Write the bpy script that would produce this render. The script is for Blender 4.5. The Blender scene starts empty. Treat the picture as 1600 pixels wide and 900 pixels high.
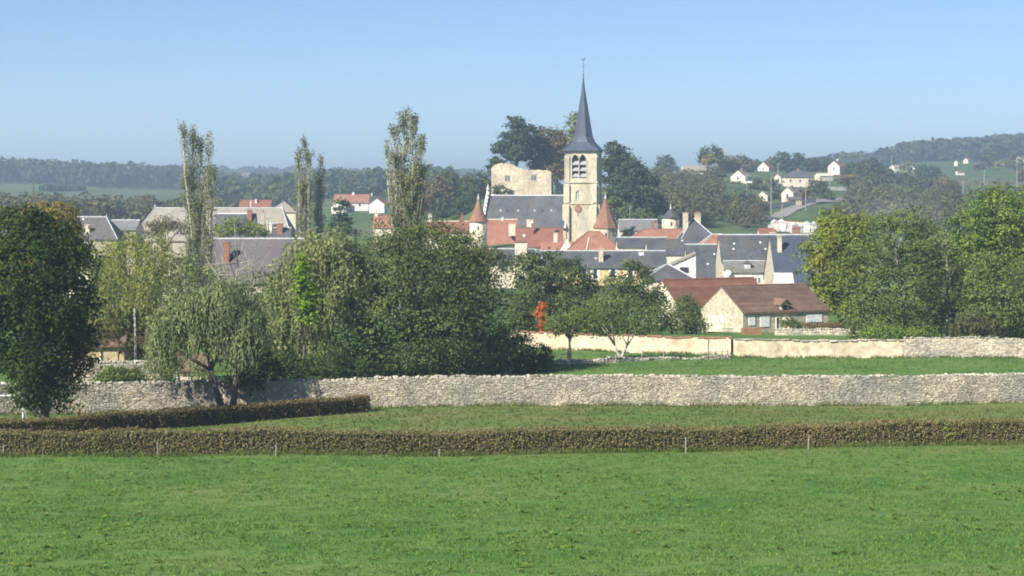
import bpy, bmesh, math, random
import numpy as np
from mathutils import Vector, Matrix

# ------------------------------------------------------------------ camera, sky, sun, exposure
R = math.radians
F, HZ, CX, CAMZ = 2986.0, 300.0, 800.0, 16.0       # lens in picture pixels, eye level line, eye height
scene = bpy.context.scene
cam_d = bpy.data.cameras.new('camera'); cam = bpy.data.objects.new('camera', cam_d)
scene.collection.objects.link(cam); scene.camera = cam
cam.location = (0, 0, CAMZ); cam.rotation_euler = (R(90), 0, 0)
cam_d.sensor_width = 36; cam_d.lens = 36 * F / 1600; cam_d.shift_y = -150 / 1600
cam_d.clip_start = 1; cam_d.clip_end = 20000

SUN_AZ = (-1.0, -0.92); SUN_EL = 37.0
sun_h = math.atan2(SUN_AZ[0], SUN_AZ[1])            # compass angle from +Y, clockwise positive to +X
world = bpy.data.worlds.new('World'); scene.world = world; world.use_nodes = True
wn = world.node_tree; wn.nodes.clear()
sky = wn.nodes.new('ShaderNodeTexSky'); sky.sky_type = 'NISHITA'; sky.sun_disc = False
sky.sun_elevation = R(SUN_EL); sky.sun_rotation = sun_h
sky.air_density = 0.67; sky.dust_density = 0.0; sky.ozone_density = 4.8; sky.altitude = 0
bg = wn.nodes.new('ShaderNodeBackground'); bg.inputs['Strength'].default_value = 0.061
wo = wn.nodes.new('ShaderNodeOutputWorld')
wn.links.new(sky.outputs[0], bg.inputs[0]); wn.links.new(bg.outputs[0], wo.inputs[0])
sl = bpy.data.lights.new('sun', 'SUN'); sl.energy = 4.8; sl.angle = R(0.53); sl.color = (1.0, 0.93, 0.82)
so = bpy.data.objects.new('sun', sl); scene.collection.objects.link(so)
sd = Vector((SUN_AZ[0], SUN_AZ[1], 0)).normalized() * math.cos(R(SUN_EL)) + Vector((0, 0, math.sin(R(SUN_EL))))
so.rotation_euler = sd.to_track_quat('Z', 'Y').to_euler(); so.location = sd * 300
vs = scene.view_settings
vs.view_transform = 'Standard'; vs.look = 'None'; vs.gamma = 1; vs.use_curve_mapping = False; vs.exposure = 1.15
scene.cycles.max_bounces = 6; scene.cycles.diffuse_bounces = 3; scene.cycles.glossy_bounces = 2
scene.cycles.transmission_bounces = 2; scene.cycles.volume_bounces = 0
scene.cycles.use_denoising = True; scene.cycles.filter_width = 1.9

C = scene.collection
rng = np.random.default_rng(7); random.seed(7)

def at(px, py, Y):                                  # a bearing and height seen from the standpoint, at a distance
    return Vector(((px - CX) / F * Y, Y, CAMZ + (HZ - py) / F * Y))

# ------------------------------------------------------------------ land: heights by bearing and distance
NEAR = [(-400, 6.0), (-60, 0.5), (0, -2.2), (30, -8.2), (55, -11.2), (75, -12.6), (100, -13.85), (130, -14.6), (160, -15.2), (180, -15.6), (225, -16.4)]
FAR = {
 -0.75: [(300, -18), (600, -9), (1000, 0), (1500, 12), (2000, 22), (3000, 20), (7000, 0)],
 -0.268: [(262, -17.3), (300, -18.2), (380, -18.2), (425, -16.3), (600, -10), (800, -7), (1000, -4), (1500, 6.5), (1600, 8), (2000, 11), (3000, 6), (7000, -20)],
 -0.18: [(262, -17.3), (300, -18.2), (380, -18.2), (425, -16.3), (600, -11), (800, -9.5), (1000, -6.7), (1500, 1.5), (1650, 3.5), (2000, 7), (3000, 4), (7000, -20)],
 -0.134: [(262, -17.3), (300, -18.2), (380, -18.2), (425, -16.3), (600, -12), (1000, -10), (1500, -4), (2500, 16), (3200, 17), (4200, 8), (7000, -20)],
 -0.084: [(262, -17.3), (300, -18.2), (380, -18.2), (425, -16.3), (550, -12.5), (650, -9.8), (800, -5.4), (1100, -3), (1500, 0), (2500, 11), (3200, 12), (7000, -20)],
 -0.034: [(262, -17.3), (300, -18.2), (380, -18.2), (425, -16.3), (480, -11), (600, -8), (1500, 0), (2500, 13), (3200, 22), (4200, 5), (7000, -20)],
 0.0: [(262, -17.3), (300, -18.2), (380, -18.2), (425, -16.3), (440, -12.5), (485, -11.5), (545, -1.5), (600, 2), (800, 0), (1500, 0), (3000, 10), (7000, -20)],
 0.035: [(262, -17.3), (300, -18.2), (380, -18.2), (425, -16.3), (485, -11.8), (545, -4), (600, -2), (800, 0), (1500, 0), (3000, 10), (7000, -20)],
 0.06: [(262, -17.3), (300, -18.2), (380, -18.2), (425, -16.3), (485, -12), (550, -8), (600, -4), (800, 2), (1500, 0), (3000, 10), (7000, -20)],
 0.10: [(262, -17.3), (300, -18.2), (380, -18.2), (425, -16.3), (540, -11.5), (600, -9), (700, -4.7), (800, 2.7), (900, 8.5), (1000, 12), (1500, 8), (3000, 10), (7000, -20)],
 0.15: [(262, -17.3), (300, -18.2), (380, -18.2), (425, -16.3), (500, -13), (600, -11.6), (665, -9.0), (705, -5.2), (725, -2.9), (790, -.5), (850, 2.4), (950, 8.8), (1000, 10.8), (1100, 12.3), (1500, 11), (1800, 14), (3000, 14), (7000, -20)],
 0.183: [(262, -17.3), (300, -18.2), (380, -18.2), (425, -16.3), (600, -11.3), (700, -8), (800, -2.5), (905, 5.0), (950, 9.4), (1100, 11.8), (1300, 13), (1600, 16), (2000, 21), (3000, 20), (7000, -20)],
 0.217: [(262, -17.3), (300, -18.2), (380, -18.2), (425, -16.3), (600, -11), (700, -9.4), (800, -5.4), (950, 1.6), (1100, 8.2), (1300, 15), (1400, 18.5), (1500, 22), (1600, 25), (2000, 34), (2600, 34), (4000, 20), (7000, -20)],
 0.268: [(262, -17.3), (300, -18.2), (380, -18.2), (425, -16.3), (600, -11), (700, -9.4), (850, -3.5), (950, 0.6), (1100, 6.0), (1250, 12), (1400, 21), (1600, 26), (2000, 43), (2600, 45), (4000, 20), (7000, -20)],
 0.75: [(300, -18), (700, -5), (1100, 10), (1600, 30), (2000, 55), (2600, 55), (4000, 30), (7000, -20)],
}
_us = np.array(sorted(FAR)); _tab = [(np.array([p[0] for p in NEAR + FAR[u]]), np.array([p[1] for p in NEAR + FAR[u]])) for u in _us]
def ground_np(X, Y):
    X = np.asarray(X, float); Y = np.asarray(Y, float)
    u = np.clip(X / np.maximum(Y, 60.0), _us[0], _us[-1])
    zs = np.array([np.interp(Y, a, b) for a, b in _tab])
    k = np.clip(np.searchsorted(_us, u) - 1, 0, len(_us) - 2)
    t = (u - _us[k]) / (_us[k + 1] - _us[k]); t = t * t * (3 - 2 * t)
    idx = np.arange(u.size).reshape(u.shape)
    zf = zs.reshape(len(_us), -1); kk = k.ravel(); ar = np.arange(u.size)
    z = (zf[kk, ar] * (1 - t.ravel()) + zf[kk + 1, ar] * t.ravel()).reshape(u.shape)
    z = z + 0.10 * np.sin(X * .13 + 1.3) * np.sin(Y * .11) + 0.05 * np.sin(X * .41) * np.sin(Y * .37 + 2)
    return z + CAMZ
def ground(x, y): return float(ground_np(np.array([x]), np.array([y]))[0])
def onground(px, Y, dz=0.0):
    X = (px - CX) / F * Y
    return Vector((X, Y, ground(X, Y) + dz))

# ------------------------------------------------------------------ materials
MATS = {}
def _new(name):
    m = bpy.data.materials.new(name); m.use_nodes = True; nt = m.node_tree; nt.nodes.clear()
    out = nt.nodes.new('ShaderNodeOutputMaterial'); MATS[name] = m
    return m, nt, out
def _noise(nt, scale, detail=4, rough=.6, vec=None, w=0):
    n = nt.nodes.new('ShaderNodeTexNoise'); n.inputs['Scale'].default_value = scale
    n.inputs['Detail'].default_value = detail; n.inputs['Roughness'].default_value = rough
    if vec is not None: nt.links.new(vec, n.inputs['Vector'])
    return n.outputs['Fac']
def _pos(nt, s=(1, 1, 1)):
    g = nt.nodes.new('ShaderNodeNewGeometry'); m = nt.nodes.new('ShaderNodeMapping'); m.inputs['Scale'].default_value = s
    nt.links.new(g.outputs['Position'], m.inputs['Vector']); return m.outputs[0], g
def _ramp(nt, fac, stops):
    r = nt.nodes.new('ShaderNodeValToRGB'); cr = r.color_ramp
    while len(cr.elements) < len(stops): cr.elements.new(.5)
    for e, (p, c) in zip(cr.elements, stops): e.position = p; e.color = (*c, 1)
    nt.links.new(fac, r.inputs[0]); return r.outputs[0]
def _mix(nt, fac, a, b, mode='MIX'):
    m = nt.nodes.new('ShaderNodeMix'); m.data_type = 'RGBA'; m.blend_type = mode
    for sock, v in ((m.inputs[0], fac), (m.inputs[6], a), (m.inputs[7], b)):
        if isinstance(v, (int, float)): sock.default_value = v
        elif isinstance(v, tuple): sock.default_value = (*v, 1)
        else: nt.links.new(v, sock)
    return m.outputs[2]
def surf(name, cols, scale=1.0, scale2=None, rough=.85, bump=.0, bscale=None, stretch=(1, 1, 1), spec=.3, island=0.0, stain=None, stain_scale=.3, stain_amt=(.5, .7)):
    """mottled surface: noise between the colours, optional finer grain, per-piece variation and stains"""
    m, nt, out = _new(name); p = nt.nodes.new('ShaderNodeBsdfPrincipled')
    vec, geo = _pos(nt, stretch)
    n1 = _noise(nt, scale, 5, .62, vec)
    st = [(.28 + .44 * i / max(1, len(cols) - 1), c) for i, c in enumerate(cols)]
    col = _ramp(nt, n1, st)
    if scale2:
        n2 = _noise(nt, scale2, 3, .6, vec)
        col = _mix(nt, 1.0, col, _ramp(nt, n2, [(.25, (.62, .62, .62)), (.75, (1.3, 1.3, 1.3))]), 'MULTIPLY')
    if stain:
        n3 = _noise(nt, stain_scale, 5, .65, vec)
        f = _ramp(nt, n3, [(stain_amt[0], (0, 0, 0)), (stain_amt[1], (1, 1, 1))])
        col = _mix(nt, f, col, stain)
    if island:
        a = 1 - island; b = 1 + island
        col = _mix(nt, 1.0, col, _ramp(nt, geo.outputs['Random Per Island'], [(0, (a, a, a * .98)), (.5, (1, 1, 1)), (1, (b, b * .99, b * .95))]), 'MULTIPLY')
    nt.links.new(col, p.inputs['Base Color']); p.inputs['Roughness'].default_value = rough
    p.inputs['Specular IOR Level'].default_value = spec
    if bump:
        b = nt.nodes.new('ShaderNodeBump'); b.inputs['Strength'].default_value = bump; b.inputs['Distance'].default_value = .1
        nt.links.new(_noise(nt, bscale or scale * 6, 4, .6, vec), b.inputs['Height']); nt.links.new(b.outputs[0], p.inputs['Normal'])
    nt.links.new(p.outputs[0], out.inputs[0]); return m
def leafmat(name, c, c2=None, trans=.32, vary=.35, scale=.35, c3=None):
    """leaf: diffuse with light through it; colour varies leaf by leaf and limb by limb"""
    m, nt, out = _new(name); c2 = c2 or tuple(x * 1.35 for x in c)
    vec, geo = _pos(nt)
    n = _noise(nt, scale, 3, .6, vec)
    stops = [(.34, c), (.62, c2)] + ([(.74, c3)] if c3 else [])
    col = _ramp(nt, n, stops)
    a, b = 1 - vary, 1 + vary
    col = _mix(nt, 1.0, col, _ramp(nt, geo.outputs['Random Per Island'], [(0, (a, a, a)), (.6, (1, 1, .95)), (1, (b * 1.05, b, b * .75))]), 'MULTIPLY')
    d = nt.nodes.new('ShaderNodeBsdfDiffuse'); t = nt.nodes.new('ShaderNodeBsdfTranslucent'); mx = nt.nodes.new('ShaderNodeMixShader')
    nt.links.new(col, d.inputs[0]); nt.links.new(col, t.inputs[0]); mx.inputs[0].default_value = trans
    nt.links.new(d.outputs[0], mx.inputs[1]); nt.links.new(t.outputs[0], mx.inputs[2]); nt.links.new(mx.outputs[0], out.inputs[0])
    return m

# leaves
leafmat('leaf_dark', (0.031, 0.057, 0.021), (0.064, 0.101, 0.028), c3=(0.144, 0.166, 0.038))
leafmat('leaf_big', (0.064, 0.094, 0.036), (0.112, 0.147, 0.051), scale=.25, trans=.2, c3=(0.140, 0.147, 0.064))
leafmat('leaf_mid', (0.089, 0.132, 0.045), (0.139, 0.186, 0.059), scale=.3, trans=.25)
leafmat('leaf_fresh', (0.098, 0.160, 0.038), (0.159, 0.224, 0.052), scale=.25, trans=.25, c3=(0.181, 0.212, 0.071))
leafmat('leaf_olive', (0.171, 0.214, 0.094), (0.256, 0.290, 0.129), trans=.35)
leafmat('leaf_willow', (0.151, 0.210, 0.108), (0.240, 0.285, 0.143), trans=.35, scale=.6)
leafmat('leaf_birch', (0.197, 0.243, 0.077), (0.302, 0.309, 0.099), trans=.4, c3=(0.363, 0.309, 0.109))
leafmat('leaf_yellow', (.20, .17, .03), (.29, .23, .035), trans=.4)
leafmat('leaf_lime', (0.123, 0.217, 0.022), (0.189, 0.290, 0.029), trans=.25)
leafmat('leaf_yellowgreen', (0.137, 0.197, 0.034), (0.242, 0.266, 0.044), scale=.3, c3=(0.317, 0.256, 0.044))
leafmat('leaf_poplar', (0.149, 0.180, 0.093), (0.226, 0.237, 0.104), trans=.35, scale=.4)
leafmat('leaf_orange', (.42, .10, .03), (.55, .17, .05), trans=.3)
leafmat('leaf_brown', (0.123, 0.109, 0.058), (0.189, 0.145, 0.072), scale=.2)
leafmat('leaf_rust', (0.174, 0.116, 0.058), (0.145, 0.145, 0.065), scale=.15)
leafmat('leaf_cedar', (0.032, 0.061, 0.038), (0.065, 0.099, 0.052), trans=.15)
leafmat('leaf_far', (0.051, 0.080, 0.035), (0.090, 0.116, 0.043), scale=.06, c3=(0.145, 0.123, 0.058))
leafmat('leaf_wood', (0.043, 0.067, 0.032), (0.084, 0.096, 0.043), scale=.035, c3=(0.138, 0.102, 0.051))
leafmat('leaf_scrub', (0.080, 0.090, 0.043), (0.145, 0.138, 0.065), scale=.05, c3=(0.109, 0.145, 0.051))
leafmat('hedge_leaf', (0.155, 0.159, 0.065), (0.222, 0.181, 0.096), trans=.2, vary=.32, scale=.3, c3=(0.202, 0.242, 0.067))
leafmat('hedge_leaf_dark', (0.120, 0.112, 0.045), (0.192, 0.144, 0.072), trans=.2, vary=.4, scale=.6)
leafmat('blade', (0.089, 0.193, 0.045), (0.132, 0.233, 0.058), trans=.3, vary=.4, scale=.5, c3=(0.212, 0.217, 0.095))
leafmat('blade_pale', (0.094, 0.149, 0.039), (0.143, 0.171, 0.055), trans=.3, vary=.3, scale=.25, c3=(0.187, 0.165, 0.072))
surf('bark', [(.07, .055, .04), (.13, .105, .08)], 3, rough=.95)
surf('bark_pale', [(.27, .25, .20), (.48, .44, .35)], 2.5, rough=.9)
surf('bark_mid', [(.13, .11, .08), (.22, .19, .13)], 3, rough=.95)
surf('hedge_core', [(.025, .02, .012), (.04, .03, .018)], 3, rough=1)  # near-black colour that paints the shade deep in the hedges
# stone, plaster, roofs
surf('rubble', [(.31, .28, .23), (.47, .42, .33), (.60, .535, .41)], .5, 3.5, rough=.95, island=.32, bump=.3, bscale=9, stain=(.27, .265, .24), stain_scale=.22, stain_amt=(.45, .68))
surf('rubble_cap', [(.26, .25, .21), (.42, .39, .32), (.55, .50, .41)], .6, 4, rough=.95, island=.35, bump=.3, bscale=9, stain=(.20, .20, .16), stain_scale=.5, stain_amt=(.45, .65))
surf('mortar', [(.40, .355, .27), (.54, .475, .36)], .8, 4, rough=1, bump=.4, bscale=12)
surf('lime_plaster', [(.46, .375, .25), (.56, .475, .33), (.63, .55, .41)], .3, 1.6, rough=.95, bump=.15, bscale=8, stain=(.34, .30, .235), stain_scale=.45, stain_amt=(.5, .72))
surf('church_stone', [(.36, .32, .225), (.50, .445, .32), (.57, .51, .39)], .25, 1.6, rough=.95, bump=.3, bscale=4, stain=(.24, .235, .19), stain_scale=.2, stain_amt=(.5, .75), stretch=(1, 1, .5))
surf('ruin_stone', [(.36, .30, .205), (.53, .455, .325), (.62, .55, .41)], .3, 1.8, rough=.95, bump=.4, bscale=5, stain=(.33, .29, .22), stain_scale=.2, stain_amt=(.52, .75))
surf('field_stone', [(.29, .26, .195), (.45, .405, .305), (.55, .50, .395)], 1.6, 5, rough=.95, bump=.5, bscale=9, stain=(.25, .22, .17), stain_scale=2.2, stain_amt=(.55, .7))
surf('cream', [(.60, .53, .40), (.70, .63, .50)], .5, 3, rough=.95, bump=.1)
surf('ochre', [(.40, .31, .18), (.50, .40, .25)], .4, 2, rough=.95)
surf('yellow_wall', [(.58, .46, .22), (.66, .54, .28)], .4, 2, rough=.95)
surf('white_wall', [(.58, .56, .51), (.70, .68, .63)], .4, 2, rough=.9)
surf('slate', [(.040, .048, .060), (.067, .075, .087), (.100, .104, .112)], .22, 1.6, rough=.55, bump=.25, bscale=5, island=.12, stain=(.095, .082, .066), stain_scale=.35, stain_amt=(.48, .72), stretch=(1.4, 1.4, .45))
surf('slate_blue', [(.045, .058, .085), (.060, .073, .10)], .5, 3, rough=.5, bump=.2, bscale=5, island=.1)
surf('slate_old', [(.085, .078, .076), (.13, .118, .112)], .4, 3, rough=.8, bump=.25, bscale=5, stain=(.10, .085, .10), stain_scale=.2)
surf('slate_lichen', [(.22, .205, .17), (.30, .28, .23)], .3, 2, rough=.9, bump=.25, bscale=4, stain=(.26, .215, .16), stain_scale=.25)
surf('slate_grey', [(.13, .135, .135), (.19, .19, .185)], .4, 3, rough=.8, bump=.25, bscale=4, stain=(.13, .115, .09), stain_scale=.35)
surf('tile_orange', [(.21, .095, .060), (.27, .125, .080), (.31, .165, .11)], .5, 4, rough=.9, bump=.3, bscale=6, island=.15, stain=(.20, .11, .07), stain_scale=.3)
surf('tile_red', [(.17, .075, .05), (.235, .10, .066)], .5, 4, rough=.9, bump=.3, bscale=6, island=.15, stain=(.20, .10, .065), stain_scale=.3)
surf('tile_barn', [(.15, .068, .046), (.20, .09, .06), (.235, .12, .082)], .6, 5, rough=.9, bump=.3, bscale=8, island=.22, stain=(.16, .085, .055), stain_scale=.5)
surf('tile_brown', [(.115, .076, .058), (.16, .104, .078), (.20, .135, .10)], .6, 5, rough=.95, bump=.3, bscale=8, island=.18, stain=(.12, .085, .06), stain_scale=.4)
surf('tile_turret', [(.20, .098, .06), (.26, .13, .08)], .5, 3, rough=.95, bump=.3, bscale=5, stain=(.22, .15, .095), stain_scale=.3)
surf('brick', [(.24, .10, .065), (.32, .145, .095)], 1.2, 6, rough=.95, bump=.2)
surf('lead', [(.42, .43, .44), (.55, .56, .57)], 1, 4, rough=.5)
surf('white_paint', [(.76, .77, .78), (.82, .82, .81)], 1.5, 6, rough=.6)
surf('dark_glass', [(.02, .025, .03), (.035, .04, .05)], 1, rough=.15, spec=.6)
surf('dark_wood', [(.05, .04, .03), (.09, .07, .05)], 3, 9, rough=.8, stretch=(1, 1, .2))
surf('gate_wood', [(.22, .11, .055), (.30, .16, .085)], 2, 9, rough=.85)
surf('post_wood', [(.20, .185, .155), (.36, .335, .29)], 3, 12, rough=.9)
surf('metal_dark', [(.05, .05, .055), (.09, .09, .10)], 2, rough=.5)
surf('louver', [(.26, .27, .29), (.34, .35, .37)], 2, 6, rough=.7)
surf('clock_red', [(.30, .13, .11), (.36, .17, .14)], 2, rough=.7)
surf('tarmac', [(.20, .19, .18), (.26, .25, .235)], .3, 3, rough=.95)
surf('tomb', [(.42, .42, .42), (.60, .59, .57)], .4, 2, rough=.8, island=.3)
surf('green_plastic', [(.02, .22, .10), (.03, .28, .13)], 2, rough=.5)

# the land
def land_material():
    m, nt, out = _new('land'); p = nt.nodes.new('ShaderNodeBsdfPrincipled'); p.inputs['Roughness'].default_value = 1
    p.inputs['Specular IOR Level'].default_value = .1
    vec, geo = _pos(nt)
    sp = nt.nodes.new('ShaderNodeSeparateXYZ'); nt.links.new(vec, sp.inputs[0])
    big = _ramp(nt, _noise(nt, .12, 5, .6, vec), [(.34, (.052, .118, .026)), (.5, (.085, .160, .038)), (.68, (.118, .165, .052))])
    v2, _ = _pos(nt, (.6, .9, 1))
    fine = _ramp(nt, _noise(nt, 2.2, 6, .72, v2), [(.3, (.60, .62, .55)), (.5, (1, 1, 1)), (.72, (1.35, 1.28, 1.2))])
    near = _mix(nt, 1.0, big, fine, 'MULTIPLY')
    # the strip of rougher pasture beyond the clipped hedge, then the mown field, then far fields
    pale = _ramp(nt, _noise(nt, .2, 4, .6, vec), [(.35, (.080, .140, .034)), (.5, (.105, .150, .044)), (.65, (.15, .145, .060))])
    pale = _mix(nt, 1.0, pale, fine, 'MULTIPLY')
    def step(a, b):
        mr = nt.nodes.new('ShaderNodeMapRange'); mr.inputs[1].default_value = a; mr.inputs[2].default_value = b
        nt.links.new(sp.outputs['Y'], mr.inputs[0]); return mr.outputs[0]
    col = _mix(nt, step(99, 103), near, pale)
    far = _ramp(nt, _noise(nt, .012, 4, .55, vec), [(.38, (.055, .095, .032)), (.52, (.075, .115, .040)), (.62, (.10, .10, .055))])
    col = _mix(nt, step(131, 134), col, near); col = _mix(nt, step(230, 330), col, far)
    nt.links.new(col, p.inputs['Base Color'])
    b = nt.nodes.new('ShaderNodeBump'); b.inputs['Strength'].default_value = .5; b.inputs['Distance'].default_value = .12
    nt.links.new(_noise(nt, 3, 5, .7, v2), b.inputs['Height']); nt.links.new(b.outputs[0], p.inputs['Normal'])
    nt.links.new(p.outputs[0], out.inputs[0]); return m
land_material()

# ------------------------------------------------------------------ mesh helpers
class MB:
    def __init__(s): s.v = []; s.f = []
    def poly(s, pts): 
        n = len(s.v); s.v += [tuple(p) for p in pts]; s.f.append(tuple(range(n, n + len(pts)))); return s
    def raw(s, v, f):
        n = len(s.v); s.v += [tuple(p) for p in v]; s.f += [tuple(i + n for i in q) for q in f]; return s
    def box(s, x0, x1, y0, y1, z0, z1):
        return s.raw([(x0,y0,z0),(x1,y0,z0),(x1,y1,z0),(x0,y1,z0),(x0,y0,z1),(x1,y0,z1),(x1,y1,z1),(x0,y1,z1)],
                     [(0,3,2,1),(4,5,6,7),(0,1,5,4),(1,2,6,5),(2,3,7,6),(3,0,4,7)])
    def extrude(s, pts, d):                          # closed outline pushed along d
        n = len(pts); d = Vector(d); q = [Vector(p) + d for p in pts]
        return s.raw([tuple(p) for p in pts] + [tuple(p) for p in q],
                     [tuple(range(n))[::-1], tuple(range(n, 2 * n))] + [(i, (i + 1) % n, n + (i + 1) % n, n + i) for i in range(n)])
    def tube(s, pts, rads, sides=6):
        pts = [Vector(p) for p in pts]; rings = []
        for i, p in enumerate(pts):
            d = (pts[min(i + 1, len(pts) - 1)] - pts[max(i - 1, 0)]); d = d.normalized() if d.length > 1e-6 else Vector((0, 0, 1))
            a = d.cross(Vector((0.31, .95, 0.05))).normalized(); b = d.cross(a)
            rings.append([p + (a * math.cos(2 * math.pi * k / sides) + b * math.sin(2 * math.pi * k / sides)) * rads[i] for k in range(sides)])
        v = [tuple(q) for r in rings for q in r]; f = []
        for i in range(len(rings) - 1):
            for k in range(sides):
                k2 = (k + 1) % sides; f.append((i * sides + k, i * sides + k2, (i + 1) * sides + k2, (i + 1) * sides + k))
        f.append(tuple(range(sides))[::-1]); f.append(tuple(range(len(v) - sides, len(v))))
        return s.raw(v, f)
    def ring(s, prof, sides=16, c=(0, 0), rot=0, sq=None):          # lathe of (r, z)
        v = []; f = []
        for r, z in prof:
            for k in range(sides):
                a = 2 * math.pi * k / sides + rot; v.append((c[0] + r * math.cos(a), c[1] + r * math.sin(a), z))
        for i in range(len(prof) - 1):
            for k in range(sides):
                k2 = (k + 1) % sides; f.append((i * sides + k, i * sides + k2, (i + 1) * sides + k2, (i + 1) * sides + k))
        f.append(tuple(range(sides))[::-1]); f.append(tuple(range(len(v) - sides, len(v))))
        return s.raw(v, f)
    def build(s, name, mat, parent=None, loc=None, smooth=False):
        me = bpy.data.meshes.new(name); me.from_pydata(s.v, [], s.f); me.validate(); me.update()
        bm = bmesh.new(); bm.from_mesh(me); bmesh.ops.recalc_face_normals(bm, faces=bm.faces); bm.to_mesh(me); bm.free()
        if smooth: me.polygons.foreach_set('use_smooth', [True] * len(me.polygons))
        return link(name, me, mat, parent, loc)
def link(name, me, mat, parent=None, loc=None):
    o = bpy.data.objects.new(name, me); C.objects.link(o)
    if mat: me.materials.clear(); me.materials.append(MATS[mat])
    if parent is not None: o.parent = parent
    if loc is not None: o.location = loc
    return o
def tag(o, label=None, cat=None, group=None, kind=None):
    for k, v in (('label', label), ('category', cat), ('group', group), ('kind', kind)):
        if v: o[k] = v
    return o
def thing(name, label, cat, loc=(0, 0, 0), rz=0, group=None):
    o = bpy.data.objects.new(name, None); C.objects.link(o); o.empty_display_size = .5
    o.location = loc; o.rotation_euler = (0, 0, rz); return tag(o, label, cat, group, 'thing')
def quadmesh(name, V):                               # V: (n,4,3) loose quads
    n = len(V); me = bpy.data.meshes.new(name)
    me.vertices.add(n * 4); me.vertices.foreach_set('co', np.ascontiguousarray(V, np.float32).ravel())
    me.loops.add(n * 4); me.loops.foreach_set('vertex_index', np.arange(n * 4, dtype=np.int32))
    me.polygons.add(n); me.polygons.foreach_set('loop_start', np.arange(0, n * 4, 4, dtype=np.int32))
    me.update(calc_edges=True); return me
def trimesh(name, V):
    n = len(V); me = bpy.data.meshes.new(name)
    me.vertices.add(n * 3); me.vertices.foreach_set('co', np.ascontiguousarray(V, np.float32).ravel())
    me.loops.add(n * 3); me.loops.foreach_set('vertex_index', np.arange(n * 3, dtype=np.int32))
    me.polygons.add(n); me.polygons.foreach_set('loop_start', np.arange(0, n * 3, 3, dtype=np.int32))
    me.update(calc_edges=True); return me

def unit(a): return a / np.maximum(np.linalg.norm(a, axis=-1, keepdims=True), 1e-9)
def leaves(cent, out, size, hang=0.0, up=.35, rnd=1.0, aspect=.6, lift=0.0):
    """one diamond leaf at each centre, facing roughly outward; hang>0 lets the blade point down, lift>0 up"""
    n = len(cent); nor = unit(out * .7 + np.array([0, 0, up]) + rng.normal(0, .45 * rnd, (n, 3)))
    t = rng.normal(0, 1, (n, 3)); t[:, 2] += -hang + lift
    t = unit(t - nor * np.sum(t * nor, 1, keepdims=True) * (1 if hang + lift < 1 else .6)); b = unit(np.cross(nor, t))
    s = (size * rng.uniform(.5, 1.55, n))[:, None] * .5
    mid = cent - t * s * .15
    return np.stack([cent - t * s, mid + b * s * aspect, cent + t * s, mid - b * s * aspect], 1)
DENS = 5.0
NZ = np.random.default_rng(3).normal(0, 1.5, (3, 3))
def clumps(lobes, dens, crad, per, size, flat=.6, inner=.5, gap=.22, **kw):
    """lobes: (x,y,z,rx,ry,rz). clumps of leaves through the outer volume of each lobe"""
    Q = []
    L = np.array(lobes, float)
    for i, (x, y, z, rx, ry, rz) in enumerate(L):
        n = max(6, int(DENS * dens * (rx * rz + rx * ry + ry * rz)))
        d = unit(rng.normal(0, 1, (n, 3))); r = inner + (1 - inner) * rng.random(n) ** .6
        r *= 1 + .10 * np.sin(3 * d[:, 0] + i) * np.cos(4 * d[:, 2] + 2 * i) + rng.normal(0, .09, n)
        c = np.array([x, y, z]) + d * r[:, None] * np.array([rx, ry, rz])
        keep = np.ones(n, bool)
        for j, o in enumerate(L):
            if j != i: keep &= (np.sum(((c - o[:3]) / o[3:]) ** 2, 1) > .30)
        W = NZ / (crad * .7 + .10 * min(rx, rz)); g = np.sin(c @ W[0] + i) + np.sin(c @ W[1] + 2 * i) + np.sin(c @ W[2])
        keep &= g > -gap * 3 + rng.normal(0, .25, n)
        c = c[keep]; d = d[keep]
        if not len(c): continue
        k = rng.integers(max(2, int(per * .6)), int(per * 1.4) + 1, len(c))
        idx = np.repeat(np.arange(len(c)), k); rr = crad * rng.uniform(.6, 1.5, len(c))[idx]
        off = rng.normal(0, .5, (len(idx), 3)) * rr[:, None] * np.array([1, 1, flat])
        p = c[idx] + off; out = unit(unit(off) * .6 + d[idx] * .8)
        Q.append(leaves(p, out, size, **kw))
    return np.concatenate(Q)

# ------------------------------------------------------------------ the land sheet
def build_land():
    rows = np.concatenate([np.linspace(-400, 20, 12), np.linspace(30, 240, 106), np.linspace(250, 700, 60), np.linspace(715, 2600, 70), np.linspace(2700, 7000, 16)])
    cols = np.concatenate([np.linspace(-1.15, -.34, 12), np.linspace(-.33, .33, 110), np.linspace(.34, 1.15, 12)])
    YY, UU = np.meshgrid(rows, cols, indexing='ij'); XX = UU * (np.abs(YY) + 45)
    ZZ = ground_np(XX, YY); nr, nc = YY.shape
    v = np.stack([XX, YY, ZZ], -1).reshape(-1, 3)
    i = np.arange(nr * nc).reshape(nr, nc)
    f = np.stack([i[:-1, :-1], i[:-1, 1:], i[1:, 1:], i[1:, :-1]], -1).reshape(-1, 4)
    me = bpy.data.meshes.new('ground'); me.from_pydata(v.tolist(), [], f.tolist()); me.update()
    me.polygons.foreach_set('use_smooth', [True] * len(me.polygons))
    tag(link('ground', me, 'land'), kind='structure')
build_land()

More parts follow.
